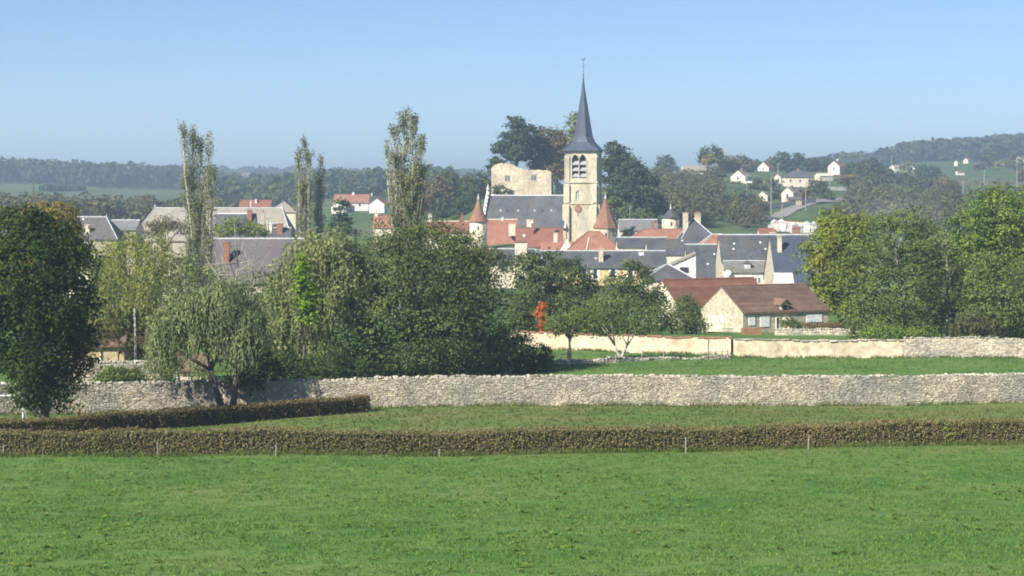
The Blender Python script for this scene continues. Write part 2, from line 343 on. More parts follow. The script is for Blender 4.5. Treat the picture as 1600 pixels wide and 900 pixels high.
# the raised garden ground behind the plastered wall
WALL_L = [(796, 193.0), (900, 189.5), (1020, 186.0), (1142, 183.5)]     # px bearing, distance
WALL_R = [(1146, 181.5), (1400, 180.0), (1640, 177.5), (1900, 175.5)]
def path_xy(pts): return [((p - CX) / F * Y, Y) for p, Y in pts]
def terrace():
    fr = path_xy(WALL_L) + path_xy(WALL_R)
    fx = np.array([a for a, b in fr]); fy = np.array([b for a, b in fr])
    xs = np.linspace(fx[0], fx[-1], 90); y0 = np.interp(xs, fx, fy) + .25
    T = np.concatenate([np.linspace(0, 1, 24)]); v = []; 
    for t in T:
        y = y0 + t * 46; z = ground_np(xs, y) + 1.55 * (1 - t) ** 1.15 - .35 * (t > .98)
        edge = np.clip((xs - xs[0]) / 6, 0, 1); z = z - (1 - edge) * 1.2 * (1 - t)
        v += list(zip(xs, y, z))
    n = len(xs); f = [(r * n + c, r * n + c + 1, (r + 1) * n + c + 1, (r + 1) * n + c) for r in range(len(T) - 1) for c in range(n - 1)]
    me = bpy.data.meshes.new('garden_terrace'); me.from_pydata(v, [], f); me.update()
    tag(link('garden_terrace', me, 'land'), kind='structure')
    return xs, y0
_tx, _ty = terrace()
def terrace_z(x, y):
    y0 = float(np.interp(x, _tx, _ty)); t = (y - y0) / 46
    if x < _tx[0] or t < 0 or t > 1: return ground(x, y)
    return ground(x, y) + 1.55 * (1 - t) ** 1.15 - (1 - min(1, (x - _tx[0]) / 6)) * 1.2 * (1 - t)

# grass blades as far as they can be told apart
def grass(name, y0, y1, n, h, w, mat, label, half=.40):
    Y = rng.uniform(0, 1, n); Y = y0 + (y1 - y0) * Y ** .85
    X = rng.uniform(-half, half, n) * Y
    g = np.sin(X * .9 + 2 * np.sin(Y * 1.1 + X * .3)) + np.sin(Y * 1.9 + 1.5 * np.sin(X * .6)) + np.sin(X * 2.3 - Y * 1.4); kp = g > -1.3 + rng.normal(0, .5, n); X = X[kp]; Y = Y[kp]; n = len(X)
    cl = np.sin(X * 1.7 + 3 * np.sin(Y * .9)) * np.sin(Y * 1.3 + 2 * np.sin(X * .7)) * .5 + .5
    k = 3; X = np.repeat(X, k) + rng.normal(0, .05, n * k); Y = np.repeat(Y, k) + rng.normal(0, .05, n * k); cl = np.repeat(cl, k)
    Z = ground_np(X, Y); N = n * k
    hh = h * rng.uniform(.35, 1.3, N) * (.55 + .75 * cl); a = rng.uniform(0, 2 * np.pi, N)
    dx, dy = np.cos(a) * w * .5, np.sin(a) * w * .5; lean = rng.normal(0, .55, (N, 2)) * hh[:, None]
    V = np.stack([np.stack([X - dx, Y - dy, Z - .01], 1), np.stack([X + dx, Y + dy, Z - .01], 1), np.stack([X + lean[:, 0], Y + lean[:, 1], Z + hh], 1)], 1)
    tag(link(name, trimesh(name, V), mat), label, 'grass', kind='stuff')
grass('grass', 50, 104, 112000, .085, .042, 'blade', 'short green grass of the open field before the long hedge')
grass('grass', 104, 130, 28000, .13, .07, 'blade_pale', 'paler rough grass strip between the long hedge and the stone wall')
grass('grass', 148, 186, 14000, .14, .10, 'blade', 'green grass of the field beyond the stone wall', half=.38)

# ------------------------------------------------------------------ dry stone walls: core, loose-edged stones, single coping stones
STONES = []
def make_stones():
    for i in range(8):
        bm = bmesh.new(); bmesh.ops.create_cube(bm, size=1)
        bmesh.ops.bevel(bm, geom=bm.edges[:], offset=.16, segments=1, affect='EDGES')
        for v in bm.verts: v.co += Vector(rng.normal(0, .05, 3))
        me = bpy.data.meshes.new('coping_stone'); bm.to_mesh(me); bm.free(); me.materials.append(MATS['rubble_cap']); STONES.append(me)
make_stones()
def rubble_wall(name, label, pts, h, thick, cw=.26, ch=.15, step_wobble=.06, coping=True, cop_h=.17, base_dz=-.3, facing=True, max_cop=298, zfun=None):
    """pts: (px, distance) along the face nearest the viewer"""
    zf = zfun or ground
    P = [Vector((x, y, 0)) for x, y in path_xy(pts)]
    seg = [(P[i + 1] - P[i]).length for i in range(len(P) - 1)]; tot = sum(seg)
    def walk(s):
        for i, l in enumerate(seg):
            if s <= l or i == len(seg) - 1:
                d = (P[i + 1] - P[i]).normalized(); return P[i] + d * s, d
            s -= l
    mid, _ = walk(tot / 2); root = thing(name, label, 'wall', (mid.x, mid.y, zf(mid.x, mid.y)))
    o = root.location; core = MB(); n = int(tot / 1.2) + 1; prev = None
    def top(s): return h + step_wobble * math.sin(s * .35) + step_wobble * .7 * math.sin(s * 1.1 + 1)
    for k in range(n + 1):
        s = tot * k / n; p, d = walk(s); nn = Vector((d.y, -d.x, 0)); z = zf(p.x, p.y)
        a = p + nn * .035; b = p - nn * thick; t = z + top(s) - .05
        sec = [Vector((a.x, a.y, z + base_dz)) - o, Vector((a.x, a.y, t)) - o, Vector((b.x, b.y, t)) - o, Vector((b.x, b.y, z + base_dz)) - o]
        if prev: 
            for q in range(3): core.poly([prev[q], sec[q], sec[q + 1], prev[q + 1]])
        else: core.poly(sec)
        prev = sec
    core.poly(prev[::-1]); core.build('core', 'mortar', root)
    # face stones
    V = []; Fc = []; nv = 0
    cube = np.array([(-1,-1,-1),(1,-1,-1),(1,-1,1),(-1,-1,1),(-1,1,-1),(1,1,-1),(1,1,1),(-1,1,1)], float) * .5
    fq = [(0,1,2,3),(1,5,6,2),(4,0,3,7),(3,2,6,7),(4,5,1,0)]
    z0 = -.1
    while z0 < h - .02:
        hh = ch * random.uniform(.7, 1.35); s = random.uniform(-.2, 0)
        while s < tot:
            w = cw * random.uniform(.5, 1.55); p, d = walk(max(0, min(tot, s + w / 2))); nn = Vector((d.y, -d.x, 0))
            if z0 + hh < top(s) + .04 and random.random() > .03:
                c = cube.copy(); c[:4, 0] *= .84; c[:4, 2] *= .80; c += rng.normal(0, .06, c.shape)
                pr = random.uniform(-.03, .02); c = c * np.array([w * .97, .16, hh * .96]); c[:, 1] -= pr + .0
                zb = zf(p.x, p.y)
                wx = p.x + c[:, 0] * d.x - c[:, 1] * nn.x * 1.0; wy = p.y + c[:, 0] * d.y - c[:, 1] * nn.y * 1.0
                wz = zb + z0 + hh / 2 + c[:, 2] + rng.normal(0, .006)
                V += [(a - o.x, b - o.y, e - o.z) for a, b, e in zip(wx, wy, wz)]
                Fc += [tuple(i + nv for i in q) for q in fq]; nv += 8
            s += w
        z0 += hh
    me = bpy.data.meshes.new('stones'); me.from_pydata(V, [], Fc); me.update()
    tag(link('stones', me, 'rubble', root), kind='stuff')
    if coping:
        s = 0; cnt = 0
        step = max(.30, tot / max_cop)
        while s < tot and cnt < max_cop:
            w = step * random.uniform(.75, 1.25); p, d = walk(min(tot, s + w / 2)); z = zf(p.x, p.y) + top(s)
            c = bpy.data.objects.new('coping_stone', random.choice(STONES)); C.objects.link(c); c.parent = root
            nn = Vector((d.y, -d.x, 0)); q = p - nn * (thick * .5 - .02)
            c.location = Vector((q.x, q.y, z + cop_h * .25 + random.uniform(-.03, .05))) - o
            c.scale = (w * random.uniform(.7, 1.1), thick * random.uniform(.85, 1.15), cop_h * random.uniform(.55, 1.5))
            c.rotation_euler = (random.uniform(-.2, .2), random.uniform(-.35, .35), math.atan2(d.y, d.x) + random.uniform(-.25, .25))
            s += w; cnt += 1
    return root
WALL_MAIN = [(-420, 118.5), (-110, 122.5), (110, 125.5), (330, 127.5), (580, 128.6), (800, 129.6), (1100, 130.6), (1600, 133.2), (1980, 135.4)]
rubble_wall('stone_wall', 'long pale dry stone wall crossing the whole picture behind the clipped hedges', WALL_MAIN, 1.95, .5, cw=.14, ch=.08, step_wobble=.025, cop_h=.12)
rubble_wall('garden_wall', 'short low rubble garden wall just behind the long wall beside the willow', [(120, 138), (250, 139.5)], 2.35, .45)

def plaster_wall():
    # left length: lime plaster under a broken coping of red tiles
    for nm, lab, pts, h0, red in (('plaster_wall', 'cream lime plastered wall capped with broken red tiles below the orange sapling', WALL_L, 1.62, True),
                              ('plaster_wall', 'cream plastered wall with flat stone coping below the farmhouse garden', [WALL_R[0], (1410, 179.95)], 1.60, False)):
        P = [Vector((x, y, 0)) for x, y in path_xy(pts)]; mid = (P[0] + P[-1]) / 2
        root = thing(nm, lab, 'wall', (mid.x, mid.y, ground(mid.x, mid.y))); o = root.location; mb = MB()
        tot = sum((P[i + 1] - P[i]).length for i in range(len(P) - 1)); n = int(tot / .5); prev = None
        def walk(s):
            for i in range(len(P) - 1):
                l = (P[i + 1] - P[i]).length
                if s <= l or i == len(P) - 2: d = (P[i + 1] - P[i]).normalized(); return P[i] + d * s, d
                s -= l
        H = lambda s: h0 + .05 * math.sin(s * .6) + .04 * math.sin(s * 1.7)
        for k in range(n + 1):
            s = tot * k / n; p, d = walk(s); nn = Vector((d.y, -d.x, 0)); z = ground(p.x, p.y); j = random.uniform(-.015, .03)
            ln = [(p + nn * (.05 + j)).to_tuple()[:2] + (z - .3,), (p + nn * j).to_tuple()[:2] + (z + H(s) * .5,), (p + nn * (j * .5)).to_tuple()[:2] + (z + H(s),), (p - nn * .45).to_tuple()[:2] + (z + H(s),), (p - nn * .45).to_tuple()[:2] + (z - .3,)]
            sec = [Vector(q) - o for q in ln]
            if prev:
                for q in range(4): mb.poly([prev[q], sec[q], sec[q + 1], prev[q + 1]])
            else: mb.poly(sec)
            prev = sec
        mb.poly(prev[::-1]); mb.build('render_coat', 'lime_plaster', root)
        s = 0; tl = None
        while s < tot:
            w = .30 if red else .9; p, d = walk(min(tot, s + w / 2)); nn = Vector((d.y, -d.x, 0)); z = ground(p.x, p.y) + H(s)
            if red and (random.random() < .78):
                if tl is None:
                    t = MB(); t.extrude([(-.16, -.3, -.03), (-.16, 0, .07), (-.16, .3, -.03), (-.16, .3, -.07), (-.16, 0, .03), (-.16, -.3, -.07)], (.32, 0, 0)); ob = t.build('coping_tile', 'tile_orange', root); tl = ob.data
                else: ob = bpy.data.objects.new('coping_tile', tl); C.objects.link(ob); ob.parent = root
            elif not red:
                ob = bpy.data.objects.new('coping_slab', STONES[random.randrange(8)]); C.objects.link(ob); ob.parent = root; ob.scale = (.92, .62, .12)
            else: s += w; continue
            q = p - nn * .2; ob.location = Vector((q.x, q.y, z + .05 + random.uniform(-.02, .03))) - o
            ob.rotation_euler = (random.uniform(-.08, .08), random.uniform(-.06, .06), math.atan2(d.y, d.x) + random.uniform(-.06, .06)); s += w
plaster_wall()
rubble_wall('stone_wall', 'grey rubble wall under the tall trees, continuing the plastered wall', [(1412, 179.9), (1640, 177.5), (1900, 175.5)], 1.78, .5, cw=.24, ch=.13, cop_h=.14, step_wobble=.04)
rubble_wall('rubble_bank', 'low line of tumbled stones in front of the plastered wall', [(868, 170.5), (960, 173), (1060, 177.5), (1142, 180)], .12, .5, cw=.4, ch=.12, cop_h=.22, step_wobble=.14)

# ------------------------------------------------------------------ clipped hedges
def hedge(name, label, pts, h, thick, nleaf, lsize, mat, nstem, wob=.075):
    P = [Vector((x, y, 0)) for x, y in path_xy(pts)]; mid = (P[0] + P[-1]) / 2
    root = thing(name, label, 'hedge', (mid.x, mid.y, ground(mid.x, mid.y))); o = np.array(root.location)
    xs = np.array([p.x for p in P]); ys = np.array([p.y for p in P]); sl = np.concatenate([[0], np.cumsum(np.hypot(np.diff(xs), np.diff(ys)))]); tot = sl[-1]
    def frame(s):
        x = np.interp(s, sl, xs); y = np.interp(s, sl, ys); e = .2
        dx = np.interp(s + e, sl, xs) - np.interp(s - e, sl, xs); dy = np.interp(s + e, sl, ys) - np.interp(s - e, sl, ys); l = np.hypot(dx, dy)
        return x, y, dx / l, dy / l
    top = lambda s: h * (1 + wob * (np.sin(s * .31) * .6 + np.sin(s * .9 + 1) * .5))
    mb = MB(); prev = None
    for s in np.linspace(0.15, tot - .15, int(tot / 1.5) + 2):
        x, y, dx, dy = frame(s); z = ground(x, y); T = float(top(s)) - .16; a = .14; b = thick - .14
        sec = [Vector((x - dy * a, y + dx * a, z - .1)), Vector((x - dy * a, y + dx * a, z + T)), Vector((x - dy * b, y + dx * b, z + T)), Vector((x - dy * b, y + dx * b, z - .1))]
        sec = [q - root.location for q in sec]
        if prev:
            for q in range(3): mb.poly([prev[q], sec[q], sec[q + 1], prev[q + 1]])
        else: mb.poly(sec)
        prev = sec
    mb.poly(prev[::-1]); mb.build('shade_core', 'hedge_core', root)  # solid near-black block standing in for the shade inside the hedge
    # leaves over face, top, back and ends
    peri = np.array([h * 1.5, thick, h * .5]); cum = np.concatenate([[0], np.cumsum(peri)]) / peri.sum()
    t = rng.random(nleaf); s = rng.random(nleaf) * tot; x, y, dx, dy = frame(s); T = top(s); w = np.zeros(nleaf); zz = np.zeros(nleaf)
    N = np.zeros((nleaf, 3))
    m = t < cum[1]; w[m] = 0; zz[m] = (t[m] / cum[1]) * T[m]; N[m] = np.stack([dy[m], -dx[m], 0 * dx[m]], 1)
    m = (t >= cum[1]) & (t < cum[2]); w[m] = (t[m] - cum[1]) / (cum[2] - cum[1]) * thick; zz[m] = T[m]; N[m] = [0, 0, 1]
    m = t >= cum[2]; w[m] = thick; zz[m] = (t[m] - cum[2]) / (1 - cum[2]) * T[m]; N[m] = np.stack([-dy[m], dx[m], 0 * dx[m]], 1)
    e = rng.random(nleaf) < min(.2, thick * 2 / tot); s2 = np.where(rng.random(nleaf) < .5, 0.0, tot); 
    xe, ye, dxe, dye = frame(np.where(e, s2, s)); x = xe; y = ye; w[e] = rng.random(e.sum()) * thick; zz[e] = rng.random(e.sum()) * h
    N[e] = np.stack([np.where(s2[e] > 0, 1, -1) * dxe[e], np.where(s2[e] > 0, 1, -1) * dye[e], 0 * dxe[e]], 1)
    lump = .10 * (np.sin(s * 2.1) * np.sin(zz * 4 + s) + np.sin(s * 5.3 + zz * 3) * .5)
    depth = -np.abs(rng.normal(0, .09, nleaf)) + lump * .6 + .04
    c = np.stack([x - dye * w, y + dxe * w, ground_np(x, y) + zz], 1) + N * depth[:, None] + rng.normal(0, .03, (nleaf, 3)) - o
    ns = nleaf // 14; s3 = rng.random(ns) * tot; s3 = s3[np.sin(s3 * .7) + np.sin(s3 * 1.9) + rng.normal(0, .7, ns) > .2]; ns = len(s3); x3, y3, a3, b3 = frame(s3); w3 = rng.random(ns) * thick * .9
    up3 = np.abs(rng.normal(0, .09, ns)); c3 = np.stack([x3 - b3 * w3, y3 + a3 * w3, ground_np(x3, y3) + top(s3) + up3], 1) - o; c = np.concatenate([c, c3]); N = np.concatenate([N, np.tile([0, 0, 1.0], (ns, 1))])
    q = leaves(c, N, lsize, up=.15, rnd=1.3, aspect=.65)
    link('foliage', quadmesh('foliage', q), mat, root)
    st = MB()
    for k in range(nstem):
        s = random.uniform(.1, tot - .1); xx, yy, ddx, ddy = frame(s); z = ground(xx, yy); T = float(top(s)); r = random.uniform(.012, .028)
        b = Vector((xx - ddy * .07, yy + ddx * .07, z)) - root.location; l = random.uniform(-.12, .12)
        st.tube([b, b + Vector((ddx * l * .5, ddy * l * .5, T * random.uniform(.4, .6))), b + Vector((ddx * l, ddy * l, T * random.uniform(.75, 1.0)))], [r, r * .8, r * .4], 4)
    tag(st.build('stems', 'bark_mid', root), kind='stuff')
    return root
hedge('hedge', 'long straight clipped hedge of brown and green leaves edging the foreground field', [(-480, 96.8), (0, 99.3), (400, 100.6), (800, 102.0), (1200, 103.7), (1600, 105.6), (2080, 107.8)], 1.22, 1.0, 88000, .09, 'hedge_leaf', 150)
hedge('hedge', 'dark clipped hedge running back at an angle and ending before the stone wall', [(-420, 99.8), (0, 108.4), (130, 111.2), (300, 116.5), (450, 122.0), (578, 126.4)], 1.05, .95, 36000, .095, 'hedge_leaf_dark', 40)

def fringe(label, pts, off, n, h, w, mat, wid=.5):
    xs, ys = np.array(path_xy(pts)).T; sl = np.concatenate([[0], np.cumsum(np.hypot(np.diff(xs), np.diff(ys)))]); q = rng.random(n) * sl[-1]
    q = q[(np.sin(q * .8) + np.sin(q * 2.1 + 1) + rng.normal(0, .8, n)) > -.6]; n = len(q)
    X = np.interp(q, sl, xs); Y = np.interp(q, sl, ys) - off + rng.normal(0, wid * .4, n); Z = ground_np(X, Y); hh = h * rng.uniform(.3, 1.3, n); a = rng.uniform(0, 6.28, n)
    V = np.stack([np.stack([X - np.cos(a) * w, Y - np.sin(a) * w, Z - .01], 1), np.stack([X + np.cos(a) * w, Y + np.sin(a) * w, Z - .01], 1), np.stack([X + rng.normal(0, .3, n) * hh, Y + rng.normal(0, .3, n) * hh, Z + hh], 1)], 1)
    tag(link('tall_grass', trimesh('tall_grass', V), mat), label, 'grass', kind='stuff')
fringe('taller pale grass along the foot of the long hedge', [(-90, 98.6), (800, 102.0), (1720, 106.2)], .25, 16000, .26, .02, 'blade_pale')
fringe('dry grass along the foot of the long stone wall', WALL_MAIN, .3, 9000, .28, .03, 'blade_pale')
fringe('grass tufts along the foot of the plastered and rubble walls', WALL_L + WALL_R, .3, 5000, .3, .05, 'blade_pale')
# fence posts, goal
def post(px, Y, h, lean, label, r=.034, mat='post_wood', group='white fence posts along the long hedge', dz=0, zf=None):
    X = (px - CX) / F * Y; z = (zf or ground)(X, Y)
    m = MB(); m.tube([(0, 0, -.2), (lean * .5, 0.01, h * .5), (lean, 0, h), (lean, 0, h + .03)], [r, r * .95, r * .9, r * .45], 7)
    return tag(m.build('fence_post', mat, None, (X, Y, z + dz)), label, 'post', group)
for px, Y, h, l, lab in ((5, 98.7, .62, .03, 'leftmost whitish fence post leaning in front of the long hedge'),
                         (247, 99.4, .80, -.05, 'whitish fence post leaning left before the hedge, second from the left edge'),
                         (431, 100.0, .60, .02, 'short pale post before the long hedge below the willow'),
                         (686, 100.9, .42, .04, 'stubby pale post half hidden in the long hedge below the big dark tree'),
                         (1072, 102.4, .82, -.02, 'white split post before the long hedge below the farmhouse'),
                         (1263, 103.2, .75, .03, 'rightmost pale post before the long hedge')):
    post(px, Y, h, l, lab)
for px, Y, h, lab in ((948, 172.0, .7, 'pale fence post by the tumbled stones below the forked tree'), (962, 172.6, 1.0, 'taller pale fence post just beside the forked tree'),
                      (1003, 174.3, 1.1, 'pale fence post by the tumbled stones right of the forked tree'), (1037, 175.6, .9, 'fence post near the middle of the tumbled stones'),
                      (1107, 178.0, 1.9, 'tall dark gate post where the plastered wall steps'), (1118, 178.5, .9, 'short post right of the tall gate post'), (1128, 178.9, 1.1, 'pale post third from the wall step'), (1137, 179.2, 1.0, 'last post against the wall step')):
    post(px, Y, h, .02, lab, .05, 'dark_wood' if 'dark' in lab else 'post_wood', 'fence posts before the plastered wall')
def rail(a, b, label, mat='post_wood'):
    A = onground(*a, .75); B = onground(*b, .72); m = MB(); m.tube([(0, 0, 0), (B - A) / 2 - Vector((0, 0, .03)), B - A], [.03, .03, .03], 5)
    tag(m.build('fence_rail', mat, None, A), label, 'rail')
rail((1107, 177.95), (1137, 179.15), 'thin rail between the posts at the wall step')
g = thing('gate', 'small dark iron gate in the grass beside the tree with one trunk', 'gate', onground(872, 171.5), R(4))
for x in (-.85, .85): m = MB(); m.tube([(x, 0, -.1), (x, 0, 1.0)], [.035, .03], 6); m.build('gate_post', 'metal_dark', g)
for z in (.25, .85): m = MB(); m.tube([(-.85, 0, z), (.85, 0, z)], [.02, .02], 5); m.build('gate_rail', 'metal_dark', g)
for k in range(7): m = MB(); x = -.6 + k * .2; m.tube([(x, 0, .25), (x, 0, .85)], [.012, .012], 4); m.build('bar', 'metal_dark', g)
tag(post(889, 170.6, 1.35, 0, 'stout pale stone gatepost at the foot of the single trunked tree', .16, 'field_stone', ''), cat='post')

gp = at(36, 656, 119.0); gz = ground(gp.x, gp.y)
goal = thing('football_goal', 'white football goal frame under the dark tree at the left edge', 'goal', (gp.x, gp.y, gz))
for x in (0, -2.6): m = MB(); m.tube([(x, 0, -.05), (x, 0, 1.66)], [.055, .055], 8); m.build('goal_post', 'white_paint', goal)
m = MB(); m.tube([(-2.65, 0, 1.66), (.05, 0, 1.66)], [.05, .05], 8); m.build('crossbar', 'white_paint', goal)
for x in (0, -2.6): m = MB(); m.tube([(x, 0, 1.62), (x, .9, .03)], [.025, .025], 6); m.build('stay', 'white_paint', goal)

# weeds in the meadow: flat rosettes of broad leaves
def weeds(n):
    Y = 52 + 50 * rng.random(n) ** .9; X = rng.uniform(-.3, .3, n) * Y; k = np.sin(X * .35 + 1) + np.sin(Y * .5 + X * .2) + rng.normal(0, .7, n); X, Y = X[k > .2], Y[k > .2]; m = 9
    i = np.repeat(np.arange(len(X)), m); r = rng.uniform(.06, .22, len(X))[i]; a = rng.uniform(0, 6.28, len(i)); x = X[i] + np.cos(a) * r * .7; y = Y[i] + np.sin(a) * r * .7
    c = np.stack([x, y, ground_np(x, y) + rng.uniform(.03, .11, len(i))], 1); q = leaves(c, np.tile([0, 0, 1.0], (len(i), 1)), .17, up=1, rnd=.8, aspect=.6)
    tag(link('weeds', quadmesh('weeds', q), 'leaf_fresh'), 'dark broad leaved weeds scattered through the foreground grass', 'weeds', kind='stuff')
weeds(800)

# ------------------------------------------------------------------ houses
def chimney(root, x, y, z0, z1, w=.7, d=.6, mat='brick', pots=1, cap=True, pot_mat='tile_orange'):
    m = MB(); m.box(x - w / 2, x + w / 2, y - d / 2, y + d / 2, z0, z1); c = m.build('chimney', mat, root)
    if cap: m = MB(); m.box(x - w / 2 - .08, x + w / 2 + .08, y - d / 2 - .08, y + d / 2 + .08, z1 + .003, z1 + .14); m.build('chimney_cap', mat, c)
    for k in range(pots):
        px = x + (k - (pots - 1) / 2) * w / max(1, pots) * .9; m = MB(); m.ring([(.14, z1 + .145), (.12, z1 + .55)], 8, (px, y)); m.build('chimney_pot', pot_mat, c)
    return c
def window(root, side, u, z, w, h, hw, shut=None, mat='white_paint', name='window', pane='dark_glass'):
    """side: 'f' front face at -hw, 'l' gable at -hw, 'r' gable at +hw"""
    def put(m, u0, u1, z0, z1, d0, d1):
        if side == 'f': m.box(u0, u1, -hw - d1, -hw - d0, z0, z1)
        elif side == 'l': m.box(-hw - d1, -hw - d0, -u1, -u0, z0, z1)
        else: m.box(hw + d0, hw + d1, u0, u1, z0, z1)
    t = min(.09, w * .12); m = MB()
    put(m, u - w / 2, u + w / 2, z + h / 2 - t, z + h / 2, .0, .07); put(m, u - w / 2, u + w / 2, z - h / 2, z - h / 2 + t, .0, .07)
    put(m, u - w / 2, u - w / 2 + t, z - h / 2 + t, z + h / 2 - t, .0, .07); put(m, u + w / 2 - t, u + w / 2, z - h / 2 + t, z + h / 2 - t, .0, .07)
    f = m.build(name, mat, root); m = MB(); put(m, u - w / 2 + t, u + w / 2 - t, z - h / 2 + t, z + h / 2 - t, .005, .02); m.build('pane', pane, f)
    if shut:
        for s in (-1, 1): m = MB(); c = u + s * (w * .76); put(m, c - w * .23, c + w * .23, z - h / 2, z + h / 2, .005, .05); m.build('shutter', shut, f)
    return f
def closed(root, side, u, z, w, h, hw, mat='white_paint', name='shutter'):
    """closed shutters or a door: separate upright boards in a frame"""
    n = max(2, int(w / .22)); p = None
    for k in range(n):
        m = MB(); a = u - w / 2 + w * k / n + .008; b = u - w / 2 + w * (k + 1) / n - .008
        if side == 'f': m.box(a, b, -hw - .06, -hw - .0, z - h / 2, z + h / 2)
        elif side == 'l': m.box(-hw - .06, -hw, -b, -a, z - h / 2, z + h / 2)
        o = m.build(name if k == 0 else 'board', mat, root if k == 0 else p)
        if k == 0: p = o
def roof_mesh(L, D, he, hr, o, og, hl, hrr, th=.16, courses=0):
    d = D / 2; s = (hr - he) / d; ez = he - s * o
    xl0, xr0 = -L / 2 - (o if hl else og), L / 2 + (o if hrr else og)
    rl = -L / 2 + hl if hl else -L / 2 - og; rr = L / 2 - hrr if hrr else L / 2 + og
    m = MB(); A, B, Cc, Dd = (xl0, -d - o, ez), (xr0, -d - o, ez), (xr0, d + o, ez), (xl0, d + o, ez); E, G = (rl, 0, hr), (rr, 0, hr)
    dn = lambda p: (p[0], p[1], p[2] - th)
    up = 0.0
    faces = [[A, B, G, E], [Cc, Dd, E, G]] + ([[Dd, A, E]] if hl else []) + ([[B, Cc, G]] if hrr else [])
    if not courses:
        for f in faces: m.poly(f)
    else:
        for f in faces:
            if len(f) == 3: m.poly(f); continue
            a, b, c, e = [Vector(q) for q in f]
            for k in range(courses):
                t0, t1 = k / courses, (k + 1) / courses; lift = Vector((0, 0, .055))
                w = Vector((0, 0, .012 * math.sin(k * 1.9)))
                l0, r0 = a.lerp(e, t0), b.lerp(c, t0); l1, r1 = a.lerp(e, t1), b.lerp(c, t1)
                m.poly([l0 + lift + w, r0 + lift - w, r1, l1]); m.poly([l0 - lift * .3, r0 - lift * .3, r0 + lift - w, l0 + lift + w])
    for f in faces: m.poly([dn(q) for q in f][::-1])
    rim = [A, B] + ([Cc] if hrr else [G, Cc]) + [Dd] + ([] if hl else [E])
    for i in range(len(rim)): p, q = rim[i], rim[(i + 1) % len(rim)]; m.poly([dn(p), dn(q), q, p])
    return m, (A, B, Cc, Dd, E, G)
def house(name, label, loc, L, D, he, hr, a=0, wall='cream', roof='slate', hl=0, hrr=0, o=.3, og=.12, ridge='lead', cat='house', group=None, courses=0, hips=True, base=-.6):
    root = thing(name, label, cat, loc, R(a), group); m = MB(); d = D / 2; w = L / 2
    m.box(-w, w, -d, d, base, he - .02)
    s = (hr - he) / d
    for sx, hp in ((-1, hl), (1, hrr)):
        if not hp: m.extrude([(sx * w, -d, he - .025), (sx * w, d, he - .025), (sx * w, 0, hr - .12)], (-sx * .3, 0, 0))
    m.build('wall', wall, root)
    rm, (A, B, Cc, Dd, E, G) = roof_mesh(L, D, he, hr, o, og, hl, hrr, courses=courses); rf = rm.build('roof', roof, root)
    if ridge:
        m = MB(); m.tube([Vector(E) + Vector((.02, 0, .02)), Vector(G) + Vector((-.02, 0, .02))], [.13, .13], 6); m.build('ridge_cap', ridge, rf)
        if hips:
            for hp, ps in ((hl, ((A, E), (Dd, E))), (hrr, ((B, G), (Cc, G)))):
                if hp:
                    for p, q in ps: m = MB(); m.tube([Vector(p) + Vector((0, 0, .02)), Vector(q) + Vector((0, 0, .02))], [.10, .10], 5); m.build('hip_cap', ridge, rf)
    root['_'] = 0; del root['_']
    return root
def H(name, label, x0, x1, yr, ye, Y, D, hl=0, hrr=0, **kw):
    """house square to the view: x0..x1 its front, ye eaves at distance Y, yr ridge at Y+D/2 (picture rows seen from the standpoint)"""
    s = Y / F; xc = ((x0 + x1) / 2 - CX) * s; Yc = Y + D / 2; xg = xc * Yc / Y; z = min(ground(xg, Y), ground(xg, Yc))
    he = CAMZ + (HZ - ye) * s - z; hr = CAMZ + (HZ - yr) * Yc / F - z
    L = (x1 - x0) * s; r = house(name, label, (xc, Yc, z), L, D, he, hr, hl=hl, hrr=hrr, **kw)
    info = dict(s=s, sc=Yc / F, xc=xc, Yc=Yc, z=z, he=he, hr=hr, L=L, D=D, Y=Y)
    return r, info
def lx(i, px, y=0): Y = i['Yc'] + y; return (px - CX) / F * Y - i['xc']
def lz(i, py, y=0): Y = i['Yc'] + y; return CAMZ + (HZ - py) / F * Y - i['z']
def CH(r, i, px, ytop, wpx, y=0, drop=2.5, **kw):
    zt = lz(i, ytop, y); s = (i['hr'] - i['he']) / (i['D'] / 2); zr = i['hr'] - s * abs(y)
    w = wpx * (i['Yc'] + y) / F; chimney(r, lx(i, px, y), y, min(zr - .6, zt - drop * .5), zt, w=w, d=max(.5, w * .75), **kw)
def WIN(r, i, px, py, wpx, hpx, **kw):
    s = i['s']; return window(r, 'f', (px - CX) * s - i['xc'], CAMZ + (HZ - py) * s - i['z'], wpx * s, hpx * s, i['D'] / 2, **kw)
def SKY(r, i, px, t, wpx=6, mat='lead', name='skylight', h=.7):
    """flat light or vent lying in the front slope; t from ridge 0 to eave 1"""
    d = i['D'] / 2; y = -d * t; s = (i['hr'] - i['he']) / d; x = lx(i, px, y); w = wpx * i['s'] / 2; z = i['hr'] - s * -y; c = 1 / math.hypot(1, s); 
    m = MB(); n = Vector((0, -s, 1)).normalized(); u = Vector((0, -1, -s)).normalized(); p = Vector((x, y, z))
    pts = [p + Vector((-w, 0, 0)) - u * h / 2, p + Vector((w, 0, 0)) - u * h / 2, p + Vector((w, 0, 0)) + u * h / 2, p + Vector((-w, 0, 0)) + u * h / 2]
    m.extrude([q - n * .05 for q in pts], n * .14); m.build(name, mat, r)
def ANT(r, x, y, z0, z1):
    m = MB(); m.tube([(x, y, z0), (x, y, z1)], [.035, .03], 5)
    for k, l in ((0, .7), (.35, .55), (.7, .4)): m.tube([(x - l, y, z1 - k), (x + l, y, z1 - k)], [.025, .025], 4)
    m.build('antenna', 'lead', r)

